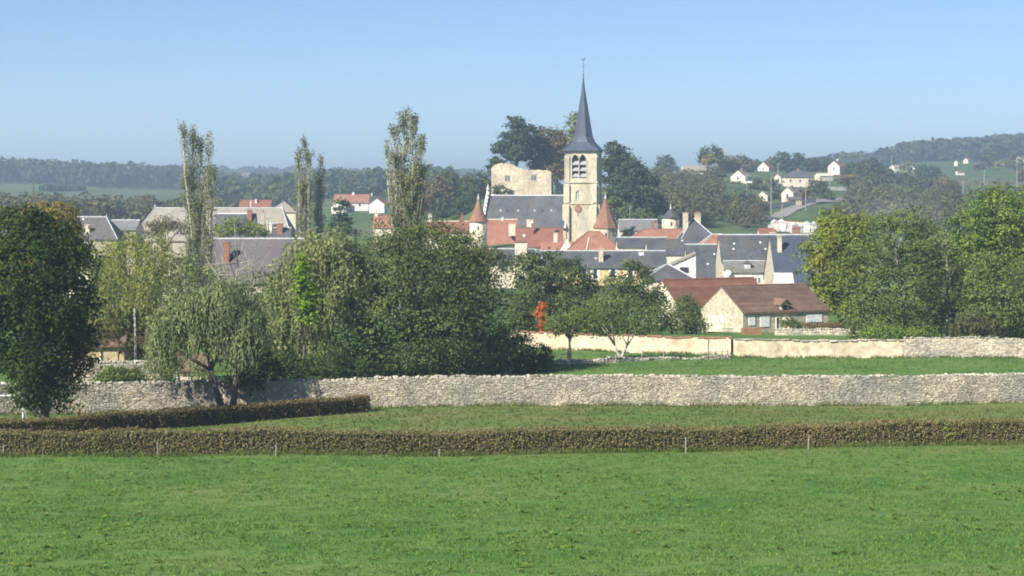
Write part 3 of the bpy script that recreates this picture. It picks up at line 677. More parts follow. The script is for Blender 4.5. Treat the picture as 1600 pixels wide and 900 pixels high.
# ---- village roofs from far to near
r, i = H('village_house', 'grey slate roofed house just right of the church turret', 968, 1028, 343, 359, 468, 8, roof='slate_grey'); CH(r, i, 1023, 347, 9, -1, mat='brick'); ANT(r, lx(i, 984), 0, i['hr'] - .2, i['hr'] + 3.2)
r, i = H('village_house', 'long orange tiled roof in front of the round dovecote', 984, 1066, 358, 375, 436, 8, hl=3.5, roof='tile_orange', ridge='tile_orange'); CH(r, i, 1020, 352, 4, 0, mat='brick', pots=0)
r, i = H('village_house', 'red tiled house with a shadow on its roof right of the conical turret', 759, 808, 343, 388, 452, 11, roof='tile_orange', ridge='cream'); CH(r, i, 785, 340, 4, 0, mat='cream', pots=0)
m = MB(); m.box(lx(i, 800, -5) - .8, lx(i, 800, -5) + .8, -5.4, -3.8, 2, lz(i, 350, -5)); m.build('chimney_stack', 'cream', r)
r, i = H('village_house', 'brown red tiled house with small skylights below the church nave', 806, 880, 356, 384, 432, 9, roof='tile_red', ridge='tile_brown')
CH(r, i, 828, 344, 10, 2, mat='cream', pots=1); CH(r, i, 832, 350, 4, -1.5, mat='brick', pots=0, drop=6); SKY(r, i, 819, .45, 4, h=.8); SKY(r, i, 870, .2, 7, 'dark_glass')
r, i = H('village_house', 'small tiled house with a bright white gable below the church tower', 845, 894, 377, 394, 412, 6.5, roof='tile_orange', ridge=None)
CH(r, i, 868, 365, 6, 0, mat='cream', pots=0)
gx = lx(i, 886, -4.2)
wl = MB(); wl.extrude([(gx - 2.4, -4.2, -1), (gx + 1.6, -4.2, -1), (gx + 1.6, -4.2, i['he'] - .3), (gx, -4.2, i['hr'] + .6), (gx - 2.4, -4.2, i['he'] - 1.2)], (0, .9, 0)); wl.build('gable_wall', 'white_wall', r)
r, i = H('village_house', 'orange hipped pyramid roof in front of the church', 884, 972, 362, 393, 408, 12, hl=5, hrr=4.5, roof='tile_orange', ridge='tile_red', hips=True)
m = MB(); m.tube([Vector((-1.6, -6.2, i['he'] + .1)), Vector((-.9, -1.6, i['hr'] - 1.2))], [.13, .13], 5); m.build('fire_wall_cap', 'cream', r)
r, i = H('village_house', 'slate roofed house with cream wall and gable right of the pyramid roof', 965, 1043, 371, 385, 398, 7, roof='slate', wall='cream'); 
r, i = H('village_house', 'dark brown slate roof with pale gable behind the long slate house', 1012, 1078, 374, 396, 390, 8, roof='slate', wall='cream', ridge='slate_old'); SKY(r, i, 1066, .1, 3, h=.5)
# hipped manor roof with two chimneys
r, i = H('manor_house', 'steep hipped slate roof with tall stone chimneys beside the dovecote', 1060, 1133, 342, 384, 420, 13, hl=3.6, hrr=6.2, roof='slate', wall='cream')
CH(r, i, 1071, 333, 8, -1.5, mat='ruin_stone', pots=0, drop=9); CH(r, i, 1090, 334, 9, 0.6, mat='ruin_stone', pots=2)
r, i = H('village_house', 'small orange tiled roof wedged between dark slate roofs', 1096, 1130, 366, 384, 385, 7, hl=2.5, roof='tile_orange', ridge='lead'); CH(r, i, 1127, 369, 5, -2.8, mat='brick', pots=0, drop=7)
r, i = H('village_house', 'distant red roof behind the wide slate roof beside the cemetery', 1188, 1214, 357, 369, 430, 7, roof='tile_red', ridge='tile_red'); CH(r, i, 1211, 349, 4, 0, mat='cream', pots=1)
# long slate house with the yellow front
r, i = H('village_house', 'long low slate house with yellow front wall and white shutters', 774, 1042, 392, 416, 372, 8, roof='slate', wall='yellow_wall', o=.35)
CH(r, i, 939, 389, 7, -2.6, mat='ruin_stone', pots=0, drop=9); SKY(r, i, 1002, .22, 8, 'lead', h=1.0); SKY(r, i, 931, .5, 4, h=.4)
for px in (913, 930, 958, 985, 1010): WIN(r, i, px, 428, 7, 17, shut='white_paint')
r, i = H('village_house', 'slate roof stump with huge white chimney and red coping behind the trees', 764, 852, 389, 410, 360, 7, hrr=2, roof='slate', wall='cream')
m = MB(); X = lx(i, 814, -3.8); m.box(X - 1.15, X + 1.15, -4.6, -3.2, 0, lz(i, 378, -3.8)); c = m.build('chimney', 'cream', r); m = MB(); m.extrude([(X - 1.3, -4.8, lz(i, 378, -3.8) + .004), (X + 1.3, -4.8, lz(i, 378, -3.8) + .004), (X, -4.8, lz(i, 373.5, -3.8))], (0, 1.8, 0)); m.build('chimney_cap', 'tile_orange', c)
# wide slate house, shallow lower roof with dormer, white front
r, i = H('village_house', 'wide slate house with a second lower roof, dormer and white front', 1128, 1216, 367, 408, 318, 9.5, roof='slate', wall='field_stone', o=.15)
CH(r, i, 1207, 364, 9, -2.4, mat='ruin_stone', pots=0, drop=5)
for px, t in ((1147, .35), (1146, .55), (1188, .3), (1196, .55)): SKY(r, i, px, t, 2.6, 'white_paint', 'roof_vent', .3)
y0 = -i['D'] / 2; zt = i['he'] + .05; X0, X1 = lx(i, 1129, y0), lx(i, 1214, y0); 
m = MB(); m.extrude([(X0, y0 - .2, zt), (X0, y0 - 3.2, zt - 1.75), (X0, y0 - 3.2, zt - 1.9), (X0, y0 - .2, zt - .15)], (X1 - X0, 0, 0)); lr = m.build('lower_roof', 'slate_grey', r)
m = MB(); m.tube([(X0, y0 - .2, zt + .03), (X1, y0 - .2, zt + .03)], [.09, .09], 5); m.build('ridge_cap', 'lead', lr)
m = MB(); m.box(X0 + .2, X1 - .2, y0 - 2.9, y0 + .1, -.6, zt - 1.75); m.build('front_wall', 'white_wall', r)
dx = lx(i, 1168, y0 - 2); m = MB(); m.box(dx - .45, dx + .45, y0 - 2.3, y0 - .8, zt - 1.4, zt - .35); dm = m.build('dormer', 'white_wall', r); m = MB(); m.extrude([(dx - .65, y0 - 2.5, zt - .37), (dx + .65, y0 - 2.5, zt - .37), (dx, y0 - 2.5, zt + .1)], (0, 2, 0)); m.build('dormer_roof', 'slate_old', dm)
m = MB(); m.box(dx - .28, dx + .28, y0 - 2.34, y0 - 2.29, zt - 1.2, zt - .5); m.build('dormer_pane', 'lead', dm)
for px, w in ((1181, 4), (1186, 4), (1150, 5), (1160, 5)):
    s = 312 / F; window(r, 'f', lx(i, px, y0 - 2.9), zt - 3.1, w * .1, 1.0, -(y0 - 2.9))
m = MB(); m.ring([(.0, 0), (.32, .1), (.5, .32)], 10); dsh = m.build('satellite_dish', 'white_paint', r, (lx(i, 1137, y0 - 3), y0 - 3.3, zt - 2.0)); dsh.rotation_euler = (R(60), 0, 0)
# blue slate house at the right
r, i = H('village_house', 'big blue slate roof beside the yellow green tree', 1213, 1290, 367, 441, 300, 15, roof='slate_blue', wall='field_stone', o=.2)
CH(r, i, 1218, 369, 6.5, -2.6, mat='ruin_stone', pots=0, drop=14); SKY(r, i, 1246, .80, 10, 'dark_glass', h=.5)
r, i = H('shed', 'small cream gabled shed with grey metal roof behind the brown roofed farmhouse', 1212, 1240, 426, 444, 285, 4, roof='lead', wall='cream', ridge=None, cat='shed')
# dark slate in front of it all, white lean-to, small hipped roof
r, i = H('village_house', 'dark plain slate roof between the white wedge wall and wide slate house', 1076, 1128, 382, 434, 335, 12, roof='slate', wall='field_stone'); CH(r, i, 1125, 392, 5, -2, mat='cream', pots=0, drop=9)
SKY(r, i, 1116, .3, 2.5, 'white_paint', 'roof_vent', .3); SKY(r, i, 1106, .6, 4, 'lead', h=.4)
p = at(1066, 432, 326); ww = thing('lean_to_house', 'white wall rising like a wedge under a sloping grey roof', 'house', (p.x, p.y, ground(p.x, p.y)), R(-4)); s = 326 / F; z0 = p.z - ww.location.z
def wz(py): return z0 + (432 - py) * s
m = MB(); m.extrude([(-2.2, 0, -.5), (2.3, 0, -.5), (2.3, 0, wz(397)), (-2.2, 0, wz(416))], (0, 4, 0)); m.build('wall', 'white_wall', ww)
m = MB(); m.extrude([(-2.6, -.25, wz(417.6)), (2.25, -.25, wz(397.2)), (2.25, -.25, wz(394)), (-2.6, -.25, wz(414.5))], (0, 4.5, 0)); m.build('roof', 'slate_lichen', ww)
window(ww, 'f', .35, wz(422), 1.5, 1.0, 0, mat='metal_dark')
r, i = H('village_house', 'low hipped slate roof with bright ridges behind the red barn', 1008, 1086, 413, 436, 300, 9, hl=3.8, hrr=3.8, roof='slate', wall='cream'); SKY(r, i, 1052, .5, 4, 'tile_brown', h=.25)

# ---- farm buildings near the garden wall
def farm():
    a = 25; ca, sa = math.cos(R(a)), math.sin(R(a))
    c0 = at(1161, 518, 214); zg = terrace_z(c0.x, c0.y)
    L, D = 11.4, 9.2; he, hr = 2.35, 5.0
    ctr = Vector((c0.x + (L / 2) * ca - (D / 2) * sa, c0.y + (L / 2) * sa + (D / 2) * ca, zg - .05))
    f = house('farmhouse', 'stone farmhouse with brown tiled roof, front gable and small dormer', ctr, L, D, he, hr, a=a, wall='field_stone', roof='tile_brown', o=.18, og=.06, ridge='tile_brown', courses=20, base=-1.2)
    closed(f, 'l', 0.15, 1.35, .62, .85, L / 2)                         # gable shutter
    closed(f, 'f', -L / 2 + 1.15, 1.25, .85, .9, D / 2); closed(f, 'f', -L / 2 + 2.85, 1.15, 1.25, 1.15, D / 2)
    window(f, 'f', -L / 2 + 4.6, .95, .55, 1.35, D / 2, name='door', mat='white_paint'); closed(f, 'f', L / 2 - 1.9, 1.35, 2.1, .85, D / 2)
    xd = -L / 2 + 5.6; d = D / 2; sl = (hr - he) / d                                      # dormer and the stone ramp beneath it
    m = MB(); m.extrude([(xd - .5, -d + .1, he - .5), (xd + .5, -d + .1, he - .5), (xd + .5, -d + .1, he + .75), (xd, -d + .1, he + 1.2), (xd - .5, -d + .1, he + .75)], (0, 1.9, 0)); dm = m.build('dormer', 'cream', f)
    for sx in (-1, 1): m = MB(); m.extrude([(xd, -d - .25, he + 1.35), (xd + sx * .78, -d - .25, he + .68), (xd + sx * .78, -d - .25, he + .58), (xd, -d - .25, he + 1.23)], (0, 2.5, 0)); m.build('dormer_roof', 'tile_brown', dm)
    m = MB(); m.box(xd - .25, xd + .25, -d + .03, -d + .097, he - .1, he + .6); m.build('hatch', 'dark_wood', dm)
    m = MB(); m.extrude([(xd - .35, -d - .01, 0), (xd - .35, -d - 2.2, 0), (xd - .35, -d - 2.2, .25), (xd - .35, -d - .01, he - .75)], (.8, 0, 0)); m.build('buttress', 'cream', f)
    # red barn behind
    L2, D2 = 13.2, 8.6; he2, hr2 = 2.6, 5.75
    c1 = at(1062, 516, 232); z1 = ground(c1.x, c1.y)
    ctr = Vector((c1.x + (L2 / 2) * ca - (D2 / 2) * sa, c1.y + (L2 / 2) * sa + (D2 / 2) * ca, z1))
    b = house('barn', 'barn with long red tiled roof and pale gable behind the stone farmhouse', ctr, L2, D2, he2, hr2, a=a, wall='cream', roof='tile_barn', o=.3, og=.08, ridge='tile_red', courses=26, cat='barn', base=-1.5)
    closed(b, 'f', -L2 / 2 + 2.2, 1.2, 1.6, 2.2, D2 / 2, 'dark_wood', 'door'); closed(b, 'l', .2, 3.9, .7, .8, L2 / 2, 'dark_wood')
    # wing wall left of the gable
    p = at(1110, 518, 219); z = terrace_z(p.x, p.y)
    w = thing('yard_wall', 'cream yard wall joining the barn and the farmhouse gable', 'wall', (p.x, p.y, z), R(-12)); m = MB(); m.extrude([(-1.6, 0, -.6), (1.0, 0, -.6), (1.0, 0, 1.9), (-.4, 0, 1.75), (-1.6, 0, 1.25)], (0, .4, 0)); m.build('render_coat', 'cream', w)
    # plank fence and low wall
    p = at(1174, 519, 206); z = terrace_z(p.x, p.y); g = thing('plank_fence', 'reddish brown plank fence before the farmhouse front wall', 'fence', (p.x, p.y, z), R(2))
    for k in range(13): m = MB(); x = -1.1 + k * .175; m.box(x, x + .155, -.02, .02, 0, .72 + .03 * math.sin(k * 2.3)); m.build('plank', 'gate_wood', g)
    for zz in (.2, .55): m = MB(); m.box(-1.12, 1.2, .022, .06, zz, zz + .07); m.build('rail', 'gate_wood', g)
    for k, (px, h) in enumerate(((1078, .9), (1084, .7), (1091, .95), (1098, .6), (1105, .8))):
        q = at(px, 519, 208); m = MB(); m.tube([(0, 0, -.1), (.02, 0, h)], [.05, .045], 6); tag(m.build('fence_post', 'post_wood', None, (q.x, q.y, terrace_z(q.x, q.y))), ['first pale stake left of the farmhouse gable by the round bush', 'short stake second from the round bush', 'tall stake in the middle of the row below the gable', 'shortest stake in the row below the gable', 'stake nearest the farmhouse gable'][k], 'post', 'stakes below the farmhouse gable')
    p = at(1137, 518, 205); g = thing('iron_gate', 'small dark iron railing below the farmhouse gable window', 'gate', (p.x, p.y, terrace_z(p.x, p.y)))
    for k in range(7): m = MB(); m.tube([(-.5 + k * .165, 0, -.05), (-.5 + k * .165, 0, .72)], [.018, .018], 4); m.build('bar', 'metal_dark', g)
    for zz in (.1, .66): m = MB(); m.tube([(-.52, 0, zz), (.52, 0, zz)], [.02, .02], 4); m.build('gate_rail', 'metal_dark', g)
farm()
rubble_wall('garden_wall', 'low stone wall before the farmhouse front on the upper grass', [(1212, 205), (1345, 203)], .5, .4, cw=.3, ch=.2, zfun=terrace_z)

# ---- left of the village
r, i = H('village_house', 'pale light slate roof linking the two hipped roofs at the left', 168, 212, 344, 358, 402, 8, roof='slate_grey', wall='field_stone')
r, i = H('village_house', 'dark slate hipped roof with tall white chimney behind the dark tree', 84, 182, 339, 372, 372, 10, hrr=3.0, roof='slate_old', wall='field_stone'); CH(r, i, 137, 352, 7, -3.6, mat='cream', pots=0, drop=6)
for px, t in ((120, .1), (130, .12)): SKY(r, i, px, t, 2.5, 'white_paint', 'roof_vent', .3)
m = MB(); m.tube([(i['L'] / 2 - 3, 0, i['hr']), (i['L'] / 2 - 3, 0, i['hr'] + .7)], [.12, .02], 6); m.build('finial', 'lead', r)
r, i = H('large_house', 'broad lichen grey hipped roof with finials behind the tall poplar', 203, 456, 325, 374, 418, 14, hl=4.2, hrr=3.0, roof='slate_lichen', wall='field_stone')
for sx in (-i['L'] / 2 + 4.2, i['L'] / 2 - 3): m = MB(); m.tube([(sx, 0, i['hr']), (sx, 0, i['hr'] + .9)], [.16, .03], 6); m.build('finial', 'lead', r)
CH(r, i, 392, 313, 2, 1, mat='lead', pots=0)
r, i = H('village_house', 'dark slate roof with white ridge before the broad lichen grey roof', 334, 396, 334, 372, 400, 8, roof='slate', wall='cream', ridge='white_paint'); CH(r, i, 390, 329, 7, -1, mat='brick', pots=0)
r, i = H('village_house', 'chimneyed stone house beside the hipped end of the grey roof', 400, 436, 349, 372, 385, 7, roof='slate_old', wall='field_stone'); CH(r, i, 411, 333, 5.5, 0, mat='field_stone', pots=1, drop=5); CH(r, i, 418, 342, 3, -2, mat='field_stone', pots=0, drop=5); CH(r, i, 423, 350, 4, -2, mat='white_wall', pots=0)
r, i = H('village_house', 'small dark slate roof with brick chimney at the end of the grey roof', 424, 452, 356, 376, 378, 6, roof='slate', wall='cream'); CH(r, i, 437, 350, 9, -1, mat='brick', pots=0)
r, i = H('village_house', 'long purple grey roof with one orange brick chimney behind the bare tree', 318, 470, 373, 440, 283, 13, roof='slate_old', wall='field_stone'); CH(r, i, 354, 379, 9, -3.4, mat='brick', pots=0, drop=7)
p = at(296, 420, 284); g = house('village_house', 'brown tiled house end with cream gable left of the purple grey roof', (p.x, p.y + 4, ground(p.x, p.y)), 8, 5.0, 5.6, 7.9, a=52, wall='field_stone', roof='tile_red', ridge='tile_red')
m = MB(); m.ring([(.0, 0), (.3, .1), (.48, .3)], 10); q = m.build('satellite_dish', 'white_paint', g, (-3.2, -2.6, 8.2)); q.rotation_euler = (R(70), 0, R(-40))
m = MB(); m.tube([(-3.2, -1.6, 7), (-3.2, -1.6, 10.2)], [.04, .04], 5); m.tube([(-3.8, -1.6, 9.8), (-2.6, -1.6, 9.8)], [.03, .03], 4); m.build('antenna', 'lead', g)
p = at(142, 392, 300); g = house('village_house', 'small cream gable with orange chimney beside the dark tree', (p.x, p.y + 3, ground(p.x, p.y)), 7, 4.6, 5.6, 8.2, a=62, wall='cream', roof='slate_old', ridge=None); chimney(g, -2.6, 1.4, 6, 9.0, .9, .8, 'brick', 0); chimney(g, -2.9, 0, 7, 8.9, .5, .5, 'cream', 1)
p = at(160, 560, 152); g = house('garden_house', 'ochre garden outhouse wall with white downpipe behind the dark tree', (p.x - 1.0, p.y + 3, ground(p.x, p.y)), 4.4, 4, 2.9, 3.5, a=8, wall='ochre', roof='tile_brown', ridge=None); 
m = MB(); m.tube([(0.35, -2.08, -.2), (0.35, -2.08, 2.7)], [.06, .06], 6); m.build('downpipe', 'white_paint', g)
p = at(296, 590, 142); g = house('garden_shed', 'little cream shed with white corner post behind the willow', (p.x, p.y + 1.5, ground(p.x, p.y)), 2.2, 2.4, 1.9, 2.8, a=10, wall='cream', roof='tile_brown', ridge=None, cat='shed'); m = MB(); m.tube([(-1.15, -1.25, 0), (-1.15, -1.25, 2.1)], [.07, .07], 6); m.build('corner_post', 'white_paint', g)
r, i = H('village_house', 'far red brown roof above the broad grey roof', 372, 421, 313, 330, 520, 9, roof='tile_red', ridge='tile_red'); CH(r, i, 400, 312, 2.5, -1, mat='white_wall', pots=0)
p = at(441, 330, 505); g = house('village_house', 'pale tan pyramid roof beside the leftmost red roof', (p.x, p.y + 4, ground(p.x, p.y)), 7, 7, p.z - ground(p.x, p.y), p.z - ground(p.x, p.y) + 2.6, a=0, hl=3.4, hrr=3.4, wall='cream', roof='slate_lichen', ridge=None)
r, i = H('village_house', 'small orange tiled house behind the big dark tree crown', 583, 612, 337, 354, 470, 8, roof='tile_orange', ridge='tile_red'); CH(r, i, 588, 333, 5, 0, mat='cream', pots=1)
r, i = H('village_house', 'low pale red roof with stone chimney left of the conical turret', 664, 736, 346, 362, 455, 8, roof='tile_red', ridge='cream'); CH(r, i, 672, 335, 6, 0, mat='field_stone', pots=1); CH(r, i, 722, 337, 5, 0, mat='brick', pots=1)
r, i = H('farm', 'long distant orange roofed farm above a green field left of the poplar', 521, 576, 304, 316, 735, 10, roof='tile_orange', wall='white_wall', ridge='tile_orange', cat='house'); CH(r, i, 552, 301, 4, 0, mat='white_wall', pots=0); CH(r, i, 581, 302, 2, 0, mat='white_wall', pots=0)
for px in (534, 548, 562): WIN(r, i, px, 320, 4, 5)
p = at(536, 320, 722); g = house('farm_annex', 'white gabled annex in front of the distant orange roofed farm', (p.x, p.y, ground(p.x, p.y)), 8, 6, 2.2, 4.0, a=70, wall='white_wall', roof='tile_orange', ridge=None)
p = at(595, 322, 715); g = house('farm_annex', 'pale distant house against the poplar beside the orange farm', (p.x, p.y, ground(p.x, p.y)), 8, 6, 3.4, 5.4, a=72, wall='white_wall', roof='tile_red', ridge=None)
r, i = H('hilltop_house', 'tiny pale house on the far skyline left of the round tree', 372, 396, 270.5, 274, 2480, 14, roof='tile_orange', wall='white_wall', ridge=None)

# ---- houses on the right hill
def hill(label, px, py, Y, L, D, he, hr, a, wall, roof, chim=None, wins=True, **kw):
    X = (px - CX) / F * Y; z = min(CAMZ + (HZ - py) / F * Y, ground(X, Y) + .5)
    k = .88; L *= k; D *= k; he *= k; hr *= k
    g = house('hill_house', label, (X, Y, z), L, D, he, hr, a=a, wall=wall, roof=roof, ridge=None, group='houses on the hill', base=-4, **kw)
    if chim: chimney(g, chim[0], chim[1], he, hr + chim[2], .9, .8, chim[3] if len(chim) > 3 else 'brick', 0)
    if wins:
        n = max(1, int(L / 4))
        for k in range(n): window(g, 'f', -L / 2 + L * (k + .5) / n, he * .55, 1.0, 1.3, D / 2)
        window(g, 'l', 0, he * .6, 1.0, 1.3, L / 2)
    return g
hill('low orange roof at the left end of the hilltop row', 1040, 274, 905, 11, 7, 1.6, 3.2, 0, 'cream', 'tile_orange')
hill('long grey roofed house with white end wall on the hilltop under the tall tree', 1086, 273, 900, 14, 8, 2.4, 5.0, 8, 'white_wall', 'slate_lichen', (5.5, 0, .8))
hill('cream gabled house with grey roof below the hilltop trees', 1158, 281, 850, 9, 8.0, 2.2, 5.4, 62, 'cream', 'slate_lichen', (1, 0, .8))
hill('white house with tall pale gable against the hilltop trees', 1197, 270, 1000, 9, 7, 3.4, 6.4, 60, 'white_wall', 'tile_red', (2, 0, .6))
hill('dark hipped roof house with cream walls in the middle of the hill', 1247, 290, 850, 14.5, 10, 4.4, 7.8, 3, 'cream', 'slate', (0, 0, .7), hl=4.5, hrr=4.5)
hill('white gabled house with red roof right of the dark hipped house', 1307, 268.5, 950, 8, 7, 3.6, 6.6, 58, 'white_wall', 'tile_orange', (1.5, 0, .7, 'white_wall'))
hill('long low cream building between the dark hipped house and red roofed one', 1287, 278, 905, 8, 6, 2.0, 3.2, 20, 'cream', 'cream', wins=False)
hill('cream cottage with sloping gable low on the hill above the road', 1235, 309, 720, 7, 5.2, 3.2, 5.4, 60, 'cream', 'slate_lichen', (1, 0, .5))
hill('small beige annexe just below the sloping gable cottage', 1240, 319, 708, 6, 4, 2.2, 3.2, 5, 'ochre', 'slate_old')
hill('tiny cream cottage half hidden in shrubs left of the sloping gable', 1194, 315, 725, 6, 4.5, 2.6, 4.6, 68, 'cream', 'slate_lichen')
hill('narrow grey roofed shed beside the dark hipped house', 1216, 284, 860, 4, 3.6, 3.2, 5.0, 70, 'cream', 'slate_lichen', wins=False)
hill('tiny white garage in the hollow below the cream gable', 1170, 290, 840, 4, 3.5, 1.6, 2.2, 10, 'white_wall', 'white_wall', wins=False)
hill('pale house near the wood edge left of the peaked roof', 1402, 268.5, 1210, 9, 7, 3.2, 5, 20, 'white_wall', 'slate_lichen')
hill('steep peaked roof house with white verge near the wood edge', 1426, 268, 1200, 8, 8, 1.5, 6.2, 62, 'white_wall', 'slate_old')
hill('small white house at the foot of the wooded hill', 1512, 252, 1500, 6, 5, 2.4, 4.2, 40, 'cream', 'tile_brown')
hill('narrow white gable below the wooded hill', 1494, 258.5, 1400, 3, 3, 3, 4.4, 70, 'cream', 'tile_red', wins=False)
hill('pale house cut by the right edge below the wooded hill', 1598, 253, 1400, 9, 7, 3.6, 5, 20, 'cream', 'tile_brown')
hill('two toned little house on the lane above the green field', 1500, 270, 1180, 5, 4, 1.6, 2.4, 10, 'white_wall', 'tile_red', wins=False)

# ------------------------------------------------------------------ church
def church():
    Y = 480.0; s = Y / F; a = R(-11.7)
    c = at(912, 372, Y); zg = ground(c.x, c.y); root = thing('church', 'stone church with tall square belfry tower, slate spire and slate nave roof', 'church', (c.x, c.y, zg), a)
    Zp = lambda py: CAMZ + (HZ - py) * s - zg
    w = 3.95; zt = Zp(236); z1 = Zp(285); z2 = Zp(318); th = .6
    def arch(cx, hw, z0, zs, n=6):                     # pointed opening outline, left springing to right springing
        L = [(cx - hw, z0), (cx - hw, zs)]; r = hw * 2
        for k in range(1, n): t = math.radians(60) * k / n; L.append((cx + hw - r * math.cos(t), zs + r * math.sin(t)))
        L.append((cx, zs + r * math.sin(math.radians(60))))
        Rr = [(2 * cx - x, z) for x, z in L[::-1][1:]]
        return L + Rr
    tower = MB()
    def face(pts): tower.extrude([(x, -w, z) for x, z in pts], (0, th, 0))
    # belfry stage with the paired openings
    zb = Zp(278.5); zs = Zp(250.5); hw = .82
    out = [(-w, zb)] + arch(-1.45, hw, zb, zs) + arch(.42, hw, zb, zs) + [(w, zb), (w, zt), (-w, zt)]
    face(out); face([(-w, z1), (w, z1), (w, zb), (-w, zb)])
    # middle stage with the lancet
    zb2 = Zp(313.5); zs2 = Zp(304)
    face([(-w, zb2)] + arch(-.75, .62, zb2, zs2) + [(w, zb2), (w, z1), (-w, z1)]); face([(-w, z2), (w, z2), (w, zb2), (-w, zb2)])
    face([(-w, -1), (w, -1), (w, z2), (-w, z2)])
    tower.box(-w, -w + th, -w + th, w, -1, zt); tower.box(w - th, w, -w + th, w, -1, zt); tower.box(-w + th, w - th, w - th, w, -1, zt)
    tower.build('tower_wall', 'church_stone', root)
    m = MB(); m.box(-w + th + .3, w - th - .3, -w + th + .5, w - th - .3, 0, zt - .3); m.build('belfry_dark_core', 'dark_wood', root)  # dark block painting the unlit inside of the tower behind the openings
    for py, k in ((285, .32), (318, .24), (237.5, .2)):
        z = Zp(py); m = MB(); m.box(-w - k, w + k, -w - k, w + k, z - .16, z + .18); m.build('string_course', 'church_stone', root)
    for sx in (-1, 1):                                    # angle buttresses
        for z0, z1_, d in ((-1, z2 - .2, .75), (z2 + .2, z1 - .2, .5), (z1 + .2, zt - 1.2, .3)):
            m = MB(); x = sx * (w - .5); m.box(x - .55, x + .55, -w - d, -w - .002, z0, z1_ - .5); m.extrude([(x - .55, -w - .002, z1_ - .497), (x - .55, -w - d, z1_ - .497), (x - .55, -w - .002, z1_)], (1.1, 0, 0)); m.build('buttress', 'church_stone', root)
            m = MB(); m.box(sx * (w + .002), sx * (w + d), -w + .1, -w + 1.2, z0, z1_); m.build('buttress', 'church_stone', root)
    for cx in (-1.45, .42):
        m = MB(); fr = arch(cx, hw + .22, zb, zs); inn = arch(cx, hw + .02, zb, zs)
        for k in range(len(fr) - 1): (x0, q0), (x1, q1) = fr[k], fr[k + 1]; (a0, b0), (a1, b1) = inn[k], inn[k + 1]; m.extrude([(x0, -w - .1, q0), (x1, -w - .1, q1), (a1, -w - .1, b1), (a0, -w - .1, b0)], (0, .098, 0))
        bw = m.build('belfry_window', 'church_stone', root)
        for k in range(3):
            z = zb + .25 + k * 1.52; m = MB(); m.extrude([(cx - hw + .03, -w - .05, z), (cx - hw + .03, -w + .75, z + .85), (cx - hw + .03, -w + .75, z + .97), (cx - hw + .03, -w - .05, z + .14)], (2 * hw - .06, 0, 0)); m.build('louver', 'louver', bw)
    m = MB(); m.box(-.75 - .06, -.75 + .06, -w + .2, -w + .3, zb2, zs2 + .9); m.box(-1.3, -.2, -w + .2, -w + .3, zs2 - .2, zs2 - .08); lw = m.build('lancet_window', 'church_stone', root)
    m = MB(); m.box(-1.36, -.14, -w + .32, -w + .36, zb2, zs2 + 1.0); m.build('pane', 'lead', lw)
    # clock
    zc = Zp(326); m = MB(); m.ring([(.95, 0), (.95, .14)], 24); ck = m.build('clock_face', 'clock_red', root, (-.75, -w - .002, zc)); ck.rotation_euler = (R(90), 0, 0)
    m = MB(); m.ring([(.86, .145), (.82, .17)], 24); m.build('clock_dial', 'brick', ck)
    for an, l in ((R(60), .7), (R(190), .5)): m = MB(); m.box(-.04, .04, 0, l, .172, .19); h = m.build('clock_hand', 'lead', ck); h.rotation_euler = (0, 0, an)
    m = MB(); m.box(-.95, -.55, -w - .03, -w - .002, Zp(338), Zp(333)); m.build('slit', 'clock_red', root)
    # spire: square eaves turning into a slender octagon
    za = Zp(120); m = MB()
    prof = [(236.2, 4.75, 0), (233, 4.25, 0), (228, 3.5, .35), (222, 2.75, .8), (214, 2.25, 1), (200, 1.88, 1), (170, 1.15, 1), (140, .42, 1), (118, .07, 1)]
    rings = []
    for py, r, o in prof:
        z = Zp(py); ring = []
        for k in range(8):
            an = math.pi / 4 * k + math.pi / 8; x, y = math.cos(an), math.sin(an)
            ox, oy = x * r / math.cos(math.pi / 8), y * r / math.cos(math.pi / 8)
            q = r / max(abs(x), abs(y)); qx, qy = x * q, y * q
            kx = math.copysign(r, x) if abs(abs(x) - abs(y)) < 9 else qx; ky = math.copysign(r, y)
            sx, sy = math.copysign(r, x), math.copysign(r, y)
            if abs(x) > abs(y): sy *= .94
            else: sx *= .94
            ring.append((sx * (1 - o) + ox * o - .10 * (zt - z) / (zt - za), sy * (1 - o) + oy * o, z))
        rings.append(ring)
    v = [p for r in rings for p in r]; f = [(i * 8 + k, i * 8 + (k + 1) % 8, (i + 1) * 8 + (k + 1) % 8, (i + 1) * 8 + k) for i in range(len(rings) - 1) for k in range(8)] + [tuple(range(8))[::-1], tuple(range(len(v) - 8, len(v)))]
    m.raw(v, f); sp = m.build('spire', 'slate_blue', root)
    ax = v[-1][0] - .05; m = MB(); m.tube([(ax, 0, Zp(121)), (ax, 0, Zp(94))], [.10, .05], 6); m.ring([(.02, Zp(118.5)), (.28, Zp(117)), (.02, Zp(115.5))], 8, (ax, 0)); m.tube([(ax - .5, 0, Zp(104)), (ax + .5, 0, Zp(104))], [.05, .05], 5); m.build('finial_cross', 'metal_dark', sp)
    m = MB(); z = Zp(94); m.extrude([(ax - .45, -.04, z), (ax - .3, -.04, z + .35), (ax, -.04, z + .18), (ax + .35, -.04, z + .5), (ax + .5, -.04, z + .3), (ax + .2, -.04, z - .05)], (0, .08, 0)); m.build('weathercock', 'metal_dark', sp)
    # nave to the left of the tower
    x1 = -w + .3; x0 = (762 - 912) * s / math.cos(a) - .3; dN = 6.5; zr = Zp(307) + .2; ze = Zp(352.5); yc = 1.5
    m = MB(); m.box(x0, x1, yc - dN, yc + dN, -1, ze - .05); m.extrude([(x0, yc - dN, ze - .05), (x0, yc + dN, ze - .05), (x0, yc, zr - .1)], (.6, 0, 0)); m.build('nave_wall', 'church_stone', root)
    m = MB(); sl = (zr - ze) / dN; ov = .5
